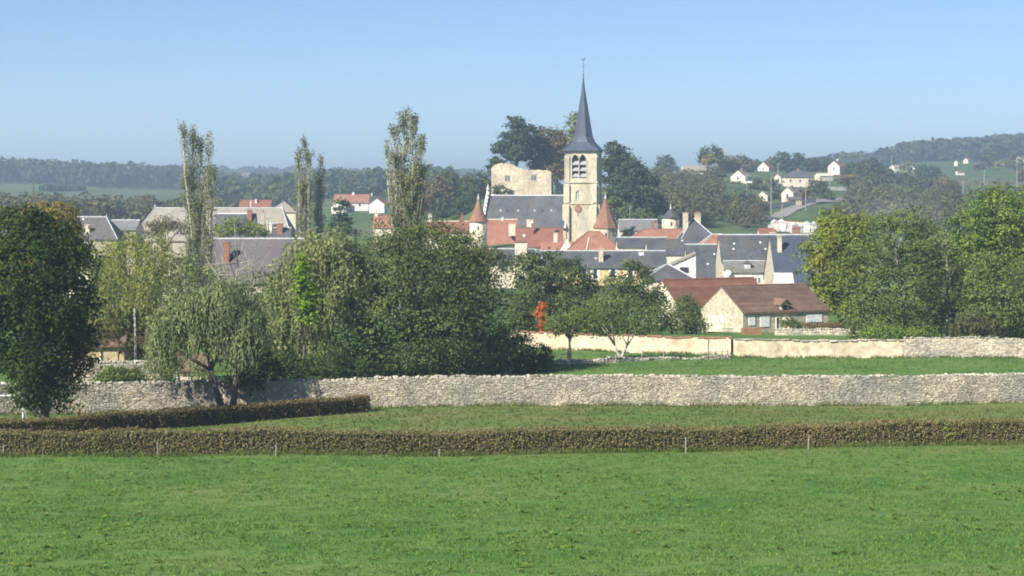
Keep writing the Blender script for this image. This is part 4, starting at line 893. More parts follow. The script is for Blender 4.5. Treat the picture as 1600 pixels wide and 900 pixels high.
    for sy in (-1, 1): m.extrude([(x0 + .3, yc, zr), (x0 + .3, yc + sy * (dN + ov), ze - sl * ov), (x0 + .3, yc + sy * (dN + ov), ze - sl * ov - .2), (x0 + .3, yc, zr - .25)], (x1 - x0 - .3, 0, 0))
    nr = m.build('nave_roof', 'slate', root)
    m = MB(); m.tube([(x0 + .2, yc, zr + .05), (x1, yc, zr + .05)], [.18, .18], 6); m.build('ridge_cap', 'lead', nr)
    for k, fx in enumerate((.19, .27, .40, .60, .69, .80)):
        x = x0 + (x1 - x0) * fx; y = yc - dN * .48; z = zr - sl * dN * .48; m = MB(); m.extrude([(x - .3, y - .35, z - .3), (x + .3, y - .35, z - .3), (x, y - .35, z + .22)], (0, .8, 0)); m.build('roof_vent', 'lead' if k not in (1, 4) else 'dark_wood', nr)
    m = MB(); m.extrude([(x1 - .4, yc - dN - .5, ze - .6), (x1 + .1, yc - dN - .5, ze - .6), (x1 + .1, yc - 1.5, zr - 1.2), (x1 - .4, yc - 1.5, zr - 1.2)], (0, 0, .35)); m.build('flashing', 'lead', nr)
    # crocketed gable coping with pinnacle at the west end
    for sy in (-1, 1):
        m = MB(); A = Vector((x0, yc + sy * (dN + .6), ze - sl * .6)); B = Vector((x0, yc, zr + .9)); n = 9
        m.extrude([A + Vector((-.35, 0, 0)), B + Vector((-.35, 0, 0)), B + Vector((-.35, 0, .55)), A + Vector((-.35, 0, .55))], (.7, 0, 0))
        for k in range(n): q = A.lerp(B, (k + .5) / n) + Vector((0, 0, .55)); m.tube([q, q + Vector((0, sy * .12, .45)), q + Vector((0, sy * .3, .6))], [.2, .16, .05], 5)
        m.build('gable_coping', 'white_wall', root)
    m = MB(); m.ring([(.4, zr + .6), (.36, zr + 1.6), (.5, zr + 1.7), (.3, zr + 1.9), (.05, zr + 3.0)], 6, (x0, yc)); m.build('pinnacle', 'white_wall', root)
    m = MB(); m.box(x0 - .9, x0 + .3, yc - dN - 1.0, yc - dN + .2, -1, ze); m.ring([(.45, ze), (.4, ze + 1.2), (.05, ze + 3.4)], 6, (x0 - .3, yc - dN - .4)); m.build('corner_pinnacle', 'white_wall', root)
    # low side chapel with the big tiled cone
    return root
church()

def cone_turret(name, label, px, Y, ytop, ye, yb, rpx, wall, roof, sides=20, over=1.08, fin=True, cat='tower', slits=True):
    s = Y / F; X = (px - CX) * s; zg = ground(X, Y); root = thing(name, label, cat, (X, Y, zg), R(8)); Zp = lambda py: CAMZ + (HZ - py) * s - zg; r = rpx * s
    m = MB(); m.ring([(r, -1), (r, Zp(ye) + .2)], sides); m.build('wall', wall, root, smooth=sides > 10)
    ze, zt = Zp(ye), Zp(ytop); m = MB(); m.ring([(r * over + .25, ze - .1), (r * over + .2, ze), (r * .78, ze + (zt - ze) * .24), (r * .38, ze + (zt - ze) * .62), (.12, zt)], sides); rf = m.build('roof', roof, root)
    if fin: m = MB(); m.ring([(.28, zt - .35), (.22, zt + .1), (.07, zt + .5), (.16, zt + .7), (.02, zt + 1.0)], 8); m.build('finial', 'lead', rf)
    if slits:
        for an in (-100, -60): 
            x, y = math.cos(R(an)) * r, math.sin(R(an)) * r; m = MB(); m.box(-.15, .15, -.1, .06, 0, .9); q = m.build('slit_window', 'dark_wood', root, (x, y, ze - 2)); q.rotation_euler = (0, 0, R(an + 90))
    return root
cone_turret('round_turret', 'round cream turret with conical orange tiled roof left of the nave', 747.5, 440, 309, 345.5, 390, 13.6, 'cream', 'tile_turret')
ap = cone_turret('church_turret', 'eight sided brown tiled cone roof at the foot of the belfry', 946, 462, 308, 356, 380, 19, 'church_stone', 'tile_turret', sides=8, over=1.02, fin=True)
cone_turret('dovecote', 'round stone dovecote with low slate cone and ball finial', 1048, 450, 325.5, 339.5, 362, 13.8, 'ruin_stone', 'slate', over=1.06)

# ------------------------------------------------------------------ castle ruin
def ruin():
    Y = 543.0; s = Y / F; xs = lambda px: (px - 815) * s; c = at(815, 306, Y); zg = ground(c.x, c.y) ; Zp = lambda py: CAMZ + (HZ - py) * s - zg
    root = thing('castle_ruin', 'ruined pale stone castle wall with ragged top and paired windows', 'ruin', (c.x, c.y, zg), R(-5))
    top = [(767.5, 263), (770, 258), (779, 255.3), (792, 255.0), (801, 257), (809, 261.5), (822, 265.5), (840, 265.3), (858, 266), (861.5, 269)]
    tx = np.array([xs(p) for p, _ in top]); tz = np.array([Zp(q) for _, q in top])
    holes = [(789, 792.3, 274.5, 283), (793.4, 796.6, 274.5, 283), (830.5, 833.6, 273.5, 282), (834.7, 838, 273.5, 282)]
    xb = sorted(set(list(np.arange(tx[0], tx[-1], .8)) + [tx[-1]] + [xs(h[0]) for h in holes] + [xs(h[1]) for h in holes]))
    m = MB()
    for a, b in zip(xb[:-1], xb[1:]):
        if b - a < 1e-3: continue
        za, zb = np.interp(a, tx, tz) + random.uniform(-.12, .12), np.interp(b, tx, tz) + random.uniform(-.12, .12); mid = (a + b) / 2
        hs = [h for h in holes if xs(h[0]) - 1e-6 < mid < xs(h[1]) + 1e-6]
        if hs:
            h = hs[0]; m.box(a, b, 0, 1.6, -6, Zp(h[3])); m.extrude([(a, 0, Zp(h[2])), (b, 0, Zp(h[2])), (b, 0, zb), (a, 0, za)], (0, 1.6, 0))
        else: m.extrude([(a, 0, -6), (b, 0, -6), (b, 0, zb), (a, 0, za)], (0, 1.6, 0))
    m.build('wall', 'ruin_stone', root)
    m = MB()
    for h in holes: m.box(xs(h[0]) - .12, xs(h[1]) + .12, -.1, -.003, Zp(h[3]) - .25, Zp(h[3])); m.box(xs(h[0]) - .12, xs(h[1]) + .12, -.1, -.003, Zp(h[2]), Zp(h[2]) + .25)
    m.build('window_surround', 'church_stone', root)
    m = MB(); m.box(xs(861.5) - 1.6, xs(861.5), 1.6, 9, -6, Zp(269)); m.build('return_wall', 'ruin_stone', root)
    m = MB(); xx = np.linspace(xs(866), xs(888), 10)
    for k in range(9): za, zb = Zp(285 + k * .5), Zp(285 + (k + 1) * .5); m.extrude([(xx[k], 5, -6), (xx[k + 1], 5, -6), (xx[k + 1], 5, zb - random.random() * .3), (xx[k], 5, za)], (0, 1.4, 0))
    m.build('low_wall', 'ruin_stone', root)
ruin()

# ------------------------------------------------------------------ cemetery, lanes, poles, far walls
def ribbon(name, pts, w, mat, dz=.25, kind='structure'):
    P = [Vector((a, b, 0)) for a, b in path_xy(pts)]; V = []; Fc = []
    Q = []
    for a, b in zip(P[:-1], P[1:]):
        n = max(2, int((b - a).length / 6)); Q += [a.lerp(b, k / n) for k in range(n)]
    Q.append(P[-1])
    for i, p in enumerate(Q):
        d = (Q[min(i + 1, len(Q) - 1)] - Q[max(0, i - 1)]).normalized(); n = Vector((d.y, -d.x, 0)) * w / 2
        for q in (p + n, p - n): V.append((q.x, q.y, ground(q.x, q.y) + dz))
    for i in range(len(Q) - 1): Fc.append((2 * i, 2 * i + 1, 2 * i + 3, 2 * i + 2))
    me = bpy.data.meshes.new(name); me.from_pydata(V, [], Fc); me.update(); tag(link(name, me, mat), kind=kind)
ribbon('road', [(1150, 600), (1192, 640), (1235, 690), (1290, 745), (1330, 800), (1360, 900), (1400, 1100)], 5.5, 'tarmac')
ribbon('road', [(1300, 1130), (1400, 1120), (1500, 1110), (1620, 1120)], 4, 'tarmac', .3)
def slab_wall(name, label, pts, h, mat, thick=.5, cap=None):
    P = [Vector((a, b, 0)) for a, b in path_xy(pts)]; root = thing(name, label, 'wall', (P[0].x, P[0].y, ground(P[0].x, P[0].y))); o = root.location; m = MB(); k = MB()
    for a, b in zip(P[:-1], P[1:]):
        n = max(1, int((b - a).length / 5))
        for i in range(n):
            p, q = a.lerp(b, i / n), a.lerp(b, (i + 1) / n); zp, zq = ground(p.x, p.y), ground(q.x, q.y)
            pts_ = [Vector((p.x, p.y, zp - 1.5)) - o, Vector((q.x, q.y, zq - 1.5)) - o, Vector((q.x, q.y, zq + h)) - o, Vector((p.x, p.y, zp + h)) - o]
            m.extrude(pts_, (0, thick, 0)); k.extrude([pts_[3] + Vector((0, -.12, .003)), pts_[2] + Vector((0, -.12, .003)), pts_[2] + Vector((0, -.12, .25)), pts_[3] + Vector((0, -.12, .25))], (0, thick + .24, 0))
    m.build('wall_body', mat, root)
    if cap: k.build('coping', cap, root)
slab_wall('roadside_wall', 'pale low wall along the lane below the hill cottages', [(1160, 665), (1200, 690), (1275, 720)], 1.6, 'cream', cap='slate_lichen')
slab_wall('cemetery_wall', 'pink capped cream back wall of the cemetery below the hill', [(1222, 575), (1250, 566), (1278, 558)], 3.0, 'cream', cap='tile_orange')
slab_wall('terrace_wall', 'pale quarry like stone wall on the hill below the red roofed white house', [(1290, 835), (1330, 840), (1385, 835)], 1.6, 'tomb')
slab_wall('field_wall', 'short pale wall among the bushes above the smoky trees', [(1443, 760), (1462, 755)], 1.5, 'cream')
TOMB_AT = ['beside the red roof', 'under the pink capped wall', 'in the middle of the cemetery', 'near the yellow green tree']
kinds = []
def tomb_mesh(k):
    m = MB()
    if k == 0: m.box(-.6, .6, -.9, .9, 0, .5); m.box(-.55, .55, .7, .88, .503, 1.7)
    elif k == 1: m.box(-.5, .5, -.8, .8, 0, .4); m.box(-.12, .12, .5, .7, .403, 2.2); m.box(-.5, .5, .53, .67, 1.5, 1.75)
    else: m.box(-.9, .9, -.9, .9, 0, 1.9); m.extrude([(-1, -1, 1.903), (1, -1, 1.903), (0, -1, 2.7)], (0, 2, 0))
    o = m.build('tombstone', 'tomb'); return o
protos = [tomb_mesh(k) for k in range(3)]
for k in range(22):
    px = 1204 + (k * 3.37) % 72; Y = 548 + (k * 7) % 19 - (px - 1240) * .18; b = protos[k % 3]; o = b if k < 3 else b.copy()
    if k >= 3: C.objects.link(o)
    p = onground(px, Y); o.location = p + Vector((0, 0, .6)); o.rotation_euler = (0, 0, R(random.uniform(-20, 20))); q = random.uniform(.8, 1.3); o.scale = (q, q, q)
    kind = ('slab tomb with upright headstone', 'tomb with a stone cross', 'small gabled family vault')[k % 3]
    tag(o, 'grey ' + kind + ' among the graves of the distant cemetery', 'tomb', 'graves in the cemetery: ' + kind)
p = onground(1244, 545); m = MB(); m.box(-1.1, 1.1, -.8, .8, -.5, 1.3); m.extrude([(-1.3, -.9, 1.303), (1.3, -.9, 1.303), (1.0, -.9, 1.9), (-1.0, -.9, 1.9)], (0, 1.8, 0)); tag(m.build('brick_vault', 'tile_orange', None, p + Vector((0, 0, .6))), 'orange brick vault standing among the grey graves', 'tomb')
POLES = [(1167, 712, 11, 'utility pole below the cream gabled house on the hill'), (1205, 640, 15, 'tall utility pole beside the road bend left of the pale wall'), (1222, 590, 8, 'pole rising behind the cemetery wall end'), (1259, 690, 8, 'pole beside the sloping gable cottage'),
         (1297, 760, 12, 'pole above the lane right of the hill cottages'), (1216, 800, 12, 'pole near the narrow grey roofed shed'), (1505, 835, 9, 'short pole before the green hill field'), (1538, 1000, 9, 'pole on the green hill field'), (1589, 960, 16, 'tallest pole standing at the right edge of the hill field'), (1393, 1150, 11, 'thin pole beside the pale house near the wood edge')]
for px, Y, h, lab in POLES:
    p = onground(px, Y); t = thing('utility_pole', lab, 'pole', p, 0, 'utility poles on the hill'); m = MB(); m.tube([(0, 0, -1), (0, 0, h)], [.2, .13], 7); m.build('pole', 'post_wood', t); m = MB(); m.box(-.8, .8, -.06, .06, h - .7, h - .55); m.build('crossarm', 'post_wood', t)

# ------------------------------------------------------------------ trees
def limbs(mb, base, fork, targets, r0, wob=.25, twig=.13):
    b, f = Vector(base), Vector(fork)
    mid = b.lerp(f, .5) + Vector(rng.normal(0, wob * .3, 3)) * .5
    mb.tube([b - Vector((0, 0, .4)), b + Vector((0, 0, .15)), mid, f], [r0 * 1.45, r0 * 1.1, r0 * .9, r0 * .72], 8)
    for t in targets:
        t = Vector(t); q = f.lerp(t, .5) + Vector(rng.normal(0, wob, 3)); q.z += .15 * (t - f).length
        mb.tube([f, q, t], [r0 * .6, r0 * .34, r0 * .1], 6)
        for k in range(3 if twig < .3 else 9):
            e = t + Vector((rng.normal(0, .6), rng.normal(0, .6), abs(rng.normal(0, 1)))) * (t - f).length * min(twig, .24); mb.tube([q.lerp(t, min(1, .1 + .2 * k)), e], [r0 * .2, r0 * .06], 4)
def tree(name, label, px, Y, lobes, mat, dens, crad, per, size, bark='bark', r0=.3, fork=None, group=None, cat='tree', zf=None, multi=None, extra=None, no_trunk=False, twig=.13, **kw):
    s = Y / F; X = (px - CX) * s; zg = (zf or ground)(X, Y); root = thing(name, label, cat, (X, Y, zg), 0, group); L = []
    for l in lobes:
        x, y, rx, ry = l[:4]; dY = l[4] if len(l) > 4 else 0; rd = l[5] if len(l) > 5 else (rx * .65 + ry * .35) * s
        L.append(((x - CX) * s - X, dY, CAMZ + (HZ - y) * s - zg, rx * s, rd, ry * s))
    if not no_trunk:
        mb = MB(); top = max(l[2] for l in L); zc = min(l[2] for l in L); fk = fork if fork is not None else max(.25 * top, zc * .55)
        bases = multi or [(0, 0)]
        for j, (bx, lean) in enumerate(bases):
            tg = L[j::len(bases)] if len(bases) > 1 else L
            limbs(mb, (bx, 0, 0), (bx + lean, 0, fk), [l[:3] for l in tg], r0, twig=twig)
        mb.build('trunk', bark, root, smooth=True)
    q = clumps(L, dens * (2.0 if cat == 'bush' else 1.0), crad, per, size, **kw)
    if extra is not None: q = np.concatenate([q, extra(L)])
    link('crown', quadmesh('crown', q), mat, root)
    return root
def strands(L, n, length, size, step=.16):
    """hanging twigs: chains of narrow leaves falling from the crown's shell"""
    out = []
    A = np.array(L); wgt = A[:, 3] * A[:, 5]; pick = rng.choice(len(A), n, p=wgt / wgt.sum())
    d = unit(rng.normal(0, 1, (n, 3))); d[:, 2] = np.abs(d[:, 2]) * .8 - .1
    st = A[pick, :3] + d * A[pick, 3:6] * rng.uniform(.75, 1.02, n)[:, None]
    ln = length * rng.uniform(.4, 1.3, n); m = int(length * 1.3 / step)
    for k in range(m):
        t = k * step; ok = t < ln
        if not ok.any(): break
        p = st[ok] + np.stack([d[ok, 0] * .18 * t, d[ok, 1] * .18 * t, -np.full(ok.sum(), t)], 1) + rng.normal(0, .05, (ok.sum(), 3))
        o = d[ok] * np.array([1, 1, .1]); out.append(leaves(p, o, size, hang=3.0, up=.1, rnd=.8, aspect=.28))
    return np.concatenate(out)
T = tree
# --- nearest trees
T('dark_tree', 'big dark green tree filling the left edge behind the goal', 70, 114, [(40, 420, 92, 88), (90, 470, 55, 70, -1), (5, 500, 80, 85, 1), (70, 560, 66, 62), (10, 370, 60, 48), (95, 395, 42, 42), (-40, 440, 70, 100), (118, 520, 26, 36), (52, 615, 40, 22), (100, 622, 13, 24, -.5), (132, 470, 16, 18), (128, 560, 18, 16), (60, 342, 22, 18), (112, 365, 16, 16)], 'leaf_dark', 2.2, .75, 46, .20, r0=.34, fork=1.6, inner=.5, gap=.34)
T('yellow_tree', 'yellow autumn tree top showing behind the dark left tree', 85, 165, [(55, 335, 22, 18), (95, 332, 26, 20), (80, 365, 40, 30), (112, 350, 14, 14), (70, 420, 45, 45)], 'leaf_yellow', 2.0, .6, 26, .26, r0=.2)
T('birch_tree', 'yellow green weeping birch with thin white trunk left of the willow', 210, 148, [(205, 400, 34, 36), (240, 420, 32, 48), (185, 440, 32, 50), (220, 470, 44, 46), (175, 400, 16, 26), (255, 380, 14, 24), (160, 480, 22, 40)], 'leaf_birch', 1.25, .5, 20, .17, bark='bark_pale', r0=.11, fork=6.0, extra=lambda L: strands(L, 520, 1.9, .24))
T('small_dark_shrub_tree', 'dark leafless plum bush in shade left of the birch trunk', 185, 150, [(185, 535, 26, 36), (195, 505, 22, 24)], 'leaf_brown', 1.6, .4, 20, .14, r0=.08)
T('bare_tree', 'nearly bare tree with pale lichened branches above the willow', 366, 133, [(340, 430, 24, 26), (372, 412, 26, 28), (398, 436, 18, 26), (360, 455, 34, 24), (385, 470, 26, 20)], 'leaf_olive', .35, .5, 8, .15, bark='bark_pale', r0=.17, fork=4.2, twig=.31)
T('willow_tree', 'pale weeping willow with leaning twin trunks before the stone wall', 350, 125.6, [(300, 476, 42, 34, .2, 1.3), (345, 462, 44, 34, .3, 1.4), (388, 495, 28, 34, .3, 1.1), (265, 502, 34, 34, .2, 1.2), (325, 515, 44, 30, .2, 1.2), (375, 530, 32, 28, .4, 1.1), (250, 535, 22, 28, .2, .9)], 'leaf_willow', 1.0, .5, 16, .20, bark='bark', r0=.24, fork=2.8, multi=[(-.1, -.75), (.55, .35)], extra=lambda L: strands(L, 1700, 2.1, .24, .13))
T('shade_bush', 'very dark bush under the right side of the willow', 402, 127.0, [(395, 570, 30, 30, .2), (425, 580, 20, 24, .2), (375, 590, 20, 22, 0)], 'leaf_dark', 2.2, .4, 26, .16, r0=.1, no_trunk=True, cat='bush')
T('ivy_clump', 'trailing green ivy hanging down the stone wall beside the willow', 405, 127.6, [(395, 612, 5, 17), (407, 608, 6, 20), (400, 600, 14, 6)], 'leaf_mid', 6, .12, 16, .12, no_trunk=True, cat='ivy')
T('garden_bush', 'rounded green bush between the garden wall and long wall', 190, 133, [(185, 588, 30, 14), (165, 594, 18, 12), (212, 590, 14, 13)], 'leaf_mid', 9, .3, 30, .14, no_trunk=True, cat='bush')
T('garden_bush', 'leafy bush left of the willow beside the little cream shed', 262, 134, [(262, 570, 22, 28), (245, 590, 16, 18), (310, 585, 14, 22)], 'leaf_olive', 4, .35, 18, .14, no_trunk=True, cat='bush')
# --- the great central tree and its neighbours
T('weeping_tree', 'tall pale olive weeping tree left of the great dark tree', 480, 157, [(480, 400, 44, 44), (455, 440, 40, 46), (520, 390, 36, 40), (470, 500, 52, 46), (515, 470, 40, 46), (440, 530, 40, 40), (500, 545, 50, 36), (430, 480, 24, 30), (540, 430, 40, 50)], 'leaf_olive', 1.0, .7, 22, .26, r0=.3, extra=lambda L: strands(L, 1700, 2.4, .30, .17))
T('lime_conifer', 'bright lime green conifer standing before the weeping tree', 475, 151.5, [(472, 412, 8, 16), (472, 432, 14, 16), (476, 452, 20, 16), (480, 472, 22, 16), (486, 492, 20, 14)], 'leaf_lime', 7, .35, 18, .20, r0=.12, flat=.35)
T('great_tree', 'great dark spreading tree dominating the middle, shading the wall behind', 655, 160, [(635, 378, 62, 34), (675, 380, 60, 34), (590, 412, 58, 45, -1), (715, 408, 60, 44), (645, 440, 72, 50, -2.5), (572, 470, 50, 50, -1), (740, 455, 50, 55, .5), (615, 510, 72, 52, -3), (690, 500, 70, 55, -2.5), (575, 545, 46, 38, -.5), (755, 520, 46, 55, 1), (640, 560, 70, 30, -1.5), (720, 560, 60, 30, 0), (790, 555, 34, 36, 1.5)], 'leaf_big', 1.3, 1.35, 58, .21, r0=.55, fork=2.8, flat=.42, inner=.5, gap=.10)
T('undergrowth_bush', 'dark brambles at the right foot of the great tree', 800, 163, [(800, 565, 40, 26), (840, 568, 22, 16), (765, 575, 40, 18), (815, 540, 20, 20)], 'leaf_dark', 1.8, .6, 26, .22, no_trunk=True, cat='bush')
T('undergrowth_bush', 'dark brambles at the left foot of the great tree behind the wall', 480, 146, [(450, 575, 40, 22), (510, 575, 46, 24), (560, 580, 40, 20)], 'leaf_dark', 2.0, .6, 26, .2, no_trunk=True, cat='bush')
T('undergrowth_bush', 'shaggy ivy covered stump in the grass right of the great tree', 852, 168, [(852, 552, 11, 14), (850, 568, 8, 12)], 'leaf_dark', 5, .3, 18, .16, r0=.3, fork=1, cat='bush')
T('garden_tree', 'dull green garden tree between birch and bare tree before the purple grey roof', 300, 175, [(282, 425, 30, 34), (325, 445, 34, 34), (300, 490, 46, 40), (270, 480, 28, 36)], 'leaf_olive', 1.1, .7, 26, .24, r0=.2)
T('garden_tree', 'shadowy green tree between the bare tree and weeping tree', 420, 182, [(410, 450, 32, 30), (415, 470, 32, 34), (430, 510, 36, 36), (395, 520, 30, 34), (430, 550, 30, 26)], 'leaf_mid', 1.1, .7, 28, .24, r0=.2)
T('garden_tree', 'dark thicket tree behind the birch trunk', 150, 168, [(140, 455, 30, 36), (165, 500, 30, 36), (130, 500, 26, 40)], 'leaf_mid', 1.1, .7, 26, .24, r0=.2)
T('garden_bush', 'tangled brown bush behind the birch trunk above the garden wall', 230, 158, [(235, 540, 26, 32), (215, 555, 24, 26), (250, 520, 20, 26)], 'leaf_brown', 2.0, .5, 22, .18, no_trunk=True, cat='bush')
T('garden_tree', 'mid green garden tree right of the dark tree below the slate hipped roof', 165, 240, [(125, 390, 30, 24), (160, 394, 28, 20), (198, 384, 26, 20), (150, 430, 46, 34)], 'leaf_yellowgreen', .9, .9, 28, .30, r0=.2)
T('garden_tree', 'green bushy tree between the birch and the tallest poplar', 262, 235, [(255, 425, 26, 30), (285, 420, 20, 24), (270, 460, 34, 34)], 'leaf_mid', .9, .9, 28, .30, r0=.2)
# --- garden trees behind the plastered wall
T('garden_tree', 'dark green round tree between the great tree and the yellow fronted house', 860, 222, [(860, 420, 46, 26), (825, 425, 36, 28), (895, 435, 34, 30), (840, 460, 50, 28), (885, 470, 46, 26), (910, 455, 22, 24)], 'leaf_big', 1.25, .9, 36, .30, r0=.3, flat=.5)
T('garden_tree', 'dark green tree left of the red barn with open crown', 990, 218, [(988, 425, 24, 20), (970, 450, 32, 24), (1010, 452, 26, 24), (985, 475, 42, 22), (1025, 470, 16, 20)], 'leaf_big', 1.5, .8, 32, .28, r0=.25, flat=.5)
T('garden_shrubs', 'dense olive shrubs behind the plastered wall between the two fruit trees', 930, 192, [(905, 505, 28, 20), (935, 495, 26, 26), (875, 510, 20, 16), (960, 508, 24, 18), (1000, 512, 24, 14)], 'leaf_mid', 2.0, .6, 28, .2, no_trunk=True, cat='bush', zf=terrace_z)
T('garden_shrubs', 'olive shrubs against the pale barn gable left of the yard wall', 1090, 212, [(1085, 492, 14, 18), (1070, 480, 16, 20), (1098, 508, 8, 9)], 'leaf_mid', 2.2, .6, 28, .2, no_trunk=True, cat='bush', zf=terrace_z)
T('dark_thicket', 'dark shrubs in shade behind the slender birch trunk', 215, 172, [(195, 505, 30, 30), (235, 500, 30, 34), (215, 535, 44, 26), (265, 520, 26, 30)], 'leaf_dark', 1.2, .7, 28, .22, no_trunk=True, cat='bush')
T('rust_bush', 'rust brown bush hiding the roof of the ochre garden outhouse', 150, 147, [(150, 522, 24, 18), (175, 516, 18, 16), (130, 530, 18, 22)], 'leaf_rust', 2.4, .5, 24, .18, no_trunk=True, cat='bush')
T('orange_sapling', 'slender bright orange red sapling above the plastered wall', 846, 196, [(847, 478, 6, 7), (844, 492, 9, 10), (849, 505, 11, 10), (845, 517, 12, 8)], 'leaf_orange', 9, .3, 14, .17, r0=.06, zf=terrace_z)
T('garden_bush', 'dark green bush left of the orange sapling', 818, 196, [(816, 500, 16, 18), (806, 490, 14, 20), (826, 512, 12, 12)], 'leaf_big', 4, .5, 22, .2, no_trunk=True, cat='bush', zf=terrace_z)
T('fruit_tree', 'fruit tree with single straight trunk before the plastered wall', 890, 172, [(885, 490, 30, 24), (870, 505, 22, 20), (908, 500, 26, 22), (890, 518, 22, 10)], 'leaf_mid', 1.5, .55, 26, .20, bark='bark_mid', r0=.15, fork=1.9)
T('fruit_tree', 'fruit tree with forked V trunk before the plastered wall', 970, 178, [(950, 480, 36, 22), (985, 490, 32, 24), (940, 505, 30, 20), (970, 512, 34, 16), (918, 508, 14, 22), (1005, 500, 18, 24)], 'leaf_mid', 1.4, .6, 24, .20, bark='bark_pale', r0=.14, fork=1.2, multi=[(-.05, -.5), (.1, .5)])
T('round_bush', 'dense round dark green bush beside the stakes below the barn', 1050, 203, [(1040, 492, 28, 22), (1062, 498, 26, 24), (1020, 502, 24, 20), (1080, 504, 16, 16)], 'leaf_big', 2.6, .55, 30, .20, r0=.14, zf=terrace_z, fork=.6)
T('garden_bush', 'green bush against the farmhouse front by the low wall', 1235, 206, [(1232, 502, 13, 10), (1244, 508, 10, 8)], 'leaf_mid', 6, .3, 18, .15, no_trunk=True, cat='bush', zf=terrace_z)
T('garden_bush', 'reddish heather like bush along the low garden wall', 1285, 205, [(1270, 508, 16, 5), (1300, 508, 18, 5), (1325, 510, 14, 6)], 'leaf_rust', 7, .25, 14, .13, no_trunk=True, cat='bush', zf=terrace_z)
# --- right hand trees
T('maple_tree', 'yellow green turning maple right of the blue slate roof', 1315, 228, [(1310, 360, 36, 32), (1290, 390, 34, 34), (1335, 385, 34, 40), (1285, 425, 28, 32), (1318, 430, 44, 40), (1330, 470, 40, 30), (1295, 462, 22, 22), (1345, 350, 16, 18)], 'leaf_yellowgreen', 1.35, .8, 40, .30, r0=.32, flat=.55, gap=.4)
T('ash_tree', 'mid green bushy tree with pale bare twigs on top above the wall', 1395, 192, [(1400, 380, 52, 46), (1355, 420, 44, 44), (1440, 415, 40, 46), (1395, 455, 66, 46, -1), (1350, 480, 40, 36, -.5), (1440, 480, 46, 44), (1390, 505, 60, 28, -1.5), (1345, 510, 30, 20, -1), (1440, 512, 40, 20, -1), (1420, 345, 36, 22), (1375, 350, 20, 20)], 'leaf_mid', 1.15, .8, 36, .23, bark='bark_pale', r0=.26, fork=3, zf=terrace_z, inner=.5, gap=.4)
T('lime_tree', 'tall fresh green tree at the right edge above the rubble wall', 1570, 194, [(1570, 335, 50, 42), (1520, 360, 40, 40), (1610, 350, 50, 60), (1540, 410, 52, 50), (1600, 430, 60, 60), (1530, 460, 44, 40, -1), (1580, 490, 60, 40, -1), (1545, 320, 28, 22), (1630, 480, 40, 50)], 'leaf_fresh', 1.1, .85, 38, .25, r0=.36, fork=3, zf=terrace_z, gap=.4)
T('hollow_tree', 'greyish sparse tree with dead pale branches between the two right trees', 1480, 199, [(1478, 380, 22, 24), (1490, 420, 22, 30), (1470, 450, 26, 34), (1488, 490, 30, 30)], 'leaf_olive', .8, .7, 18, .22, bark='bark_pale', r0=.18, zf=terrace_z)
T('thicket_tree', 'dense dark green tree closing the gap between ash and tall right tree', 1490, 203, [(1480, 400, 36, 40), (1505, 440, 40, 44), (1465, 450, 40, 44), (1500, 490, 46, 36), (1455, 500, 40, 30), (1520, 390, 30, 34)], 'leaf_mid', 1.1, .9, 36, .24, r0=.25, zf=terrace_z)
T('thicket_tree', 'grey green tree before the tall right tree at the wall', 1560, 189, [(1555, 440, 40, 40), (1590, 450, 44, 46), (1540, 480, 42, 34), (1585, 495, 46, 30), (1525, 505, 34, 22)], 'leaf_mid', 1.2, .8, 34, .22, r0=.2, zf=terrace_z)
T('wall_bush', 'leafy bushes spilling over the wall top under the ash tree', 1400, 183.5, [(1385, 522, 40, 14), (1430, 524, 30, 12), (1360, 525, 16, 12), (1410, 538, 22, 7, -1.8)], 'leaf_fresh', 3.2, .5, 26, .18, no_trunk=True, cat='bush', zf=terrace_z)
T('wall_bush', 'brownish thicket behind the rubble wall at the right edge', 1515, 184, [(1520, 508, 26, 16), (1545, 512, 20, 12), (1500, 515, 16, 12)], 'leaf_scrub', 2.6, .6, 24, .2, no_trunk=True, cat='bush', zf=terrace_z)
T('maple_sapling', 'small round green tree seen behind the ash and lime trees', 1455, 260, [(1455, 372, 26, 22), (1440, 395, 30, 30), (1475, 395, 24, 30)], 'leaf_mid', 1.5, .9, 26, .34, r0=.25)

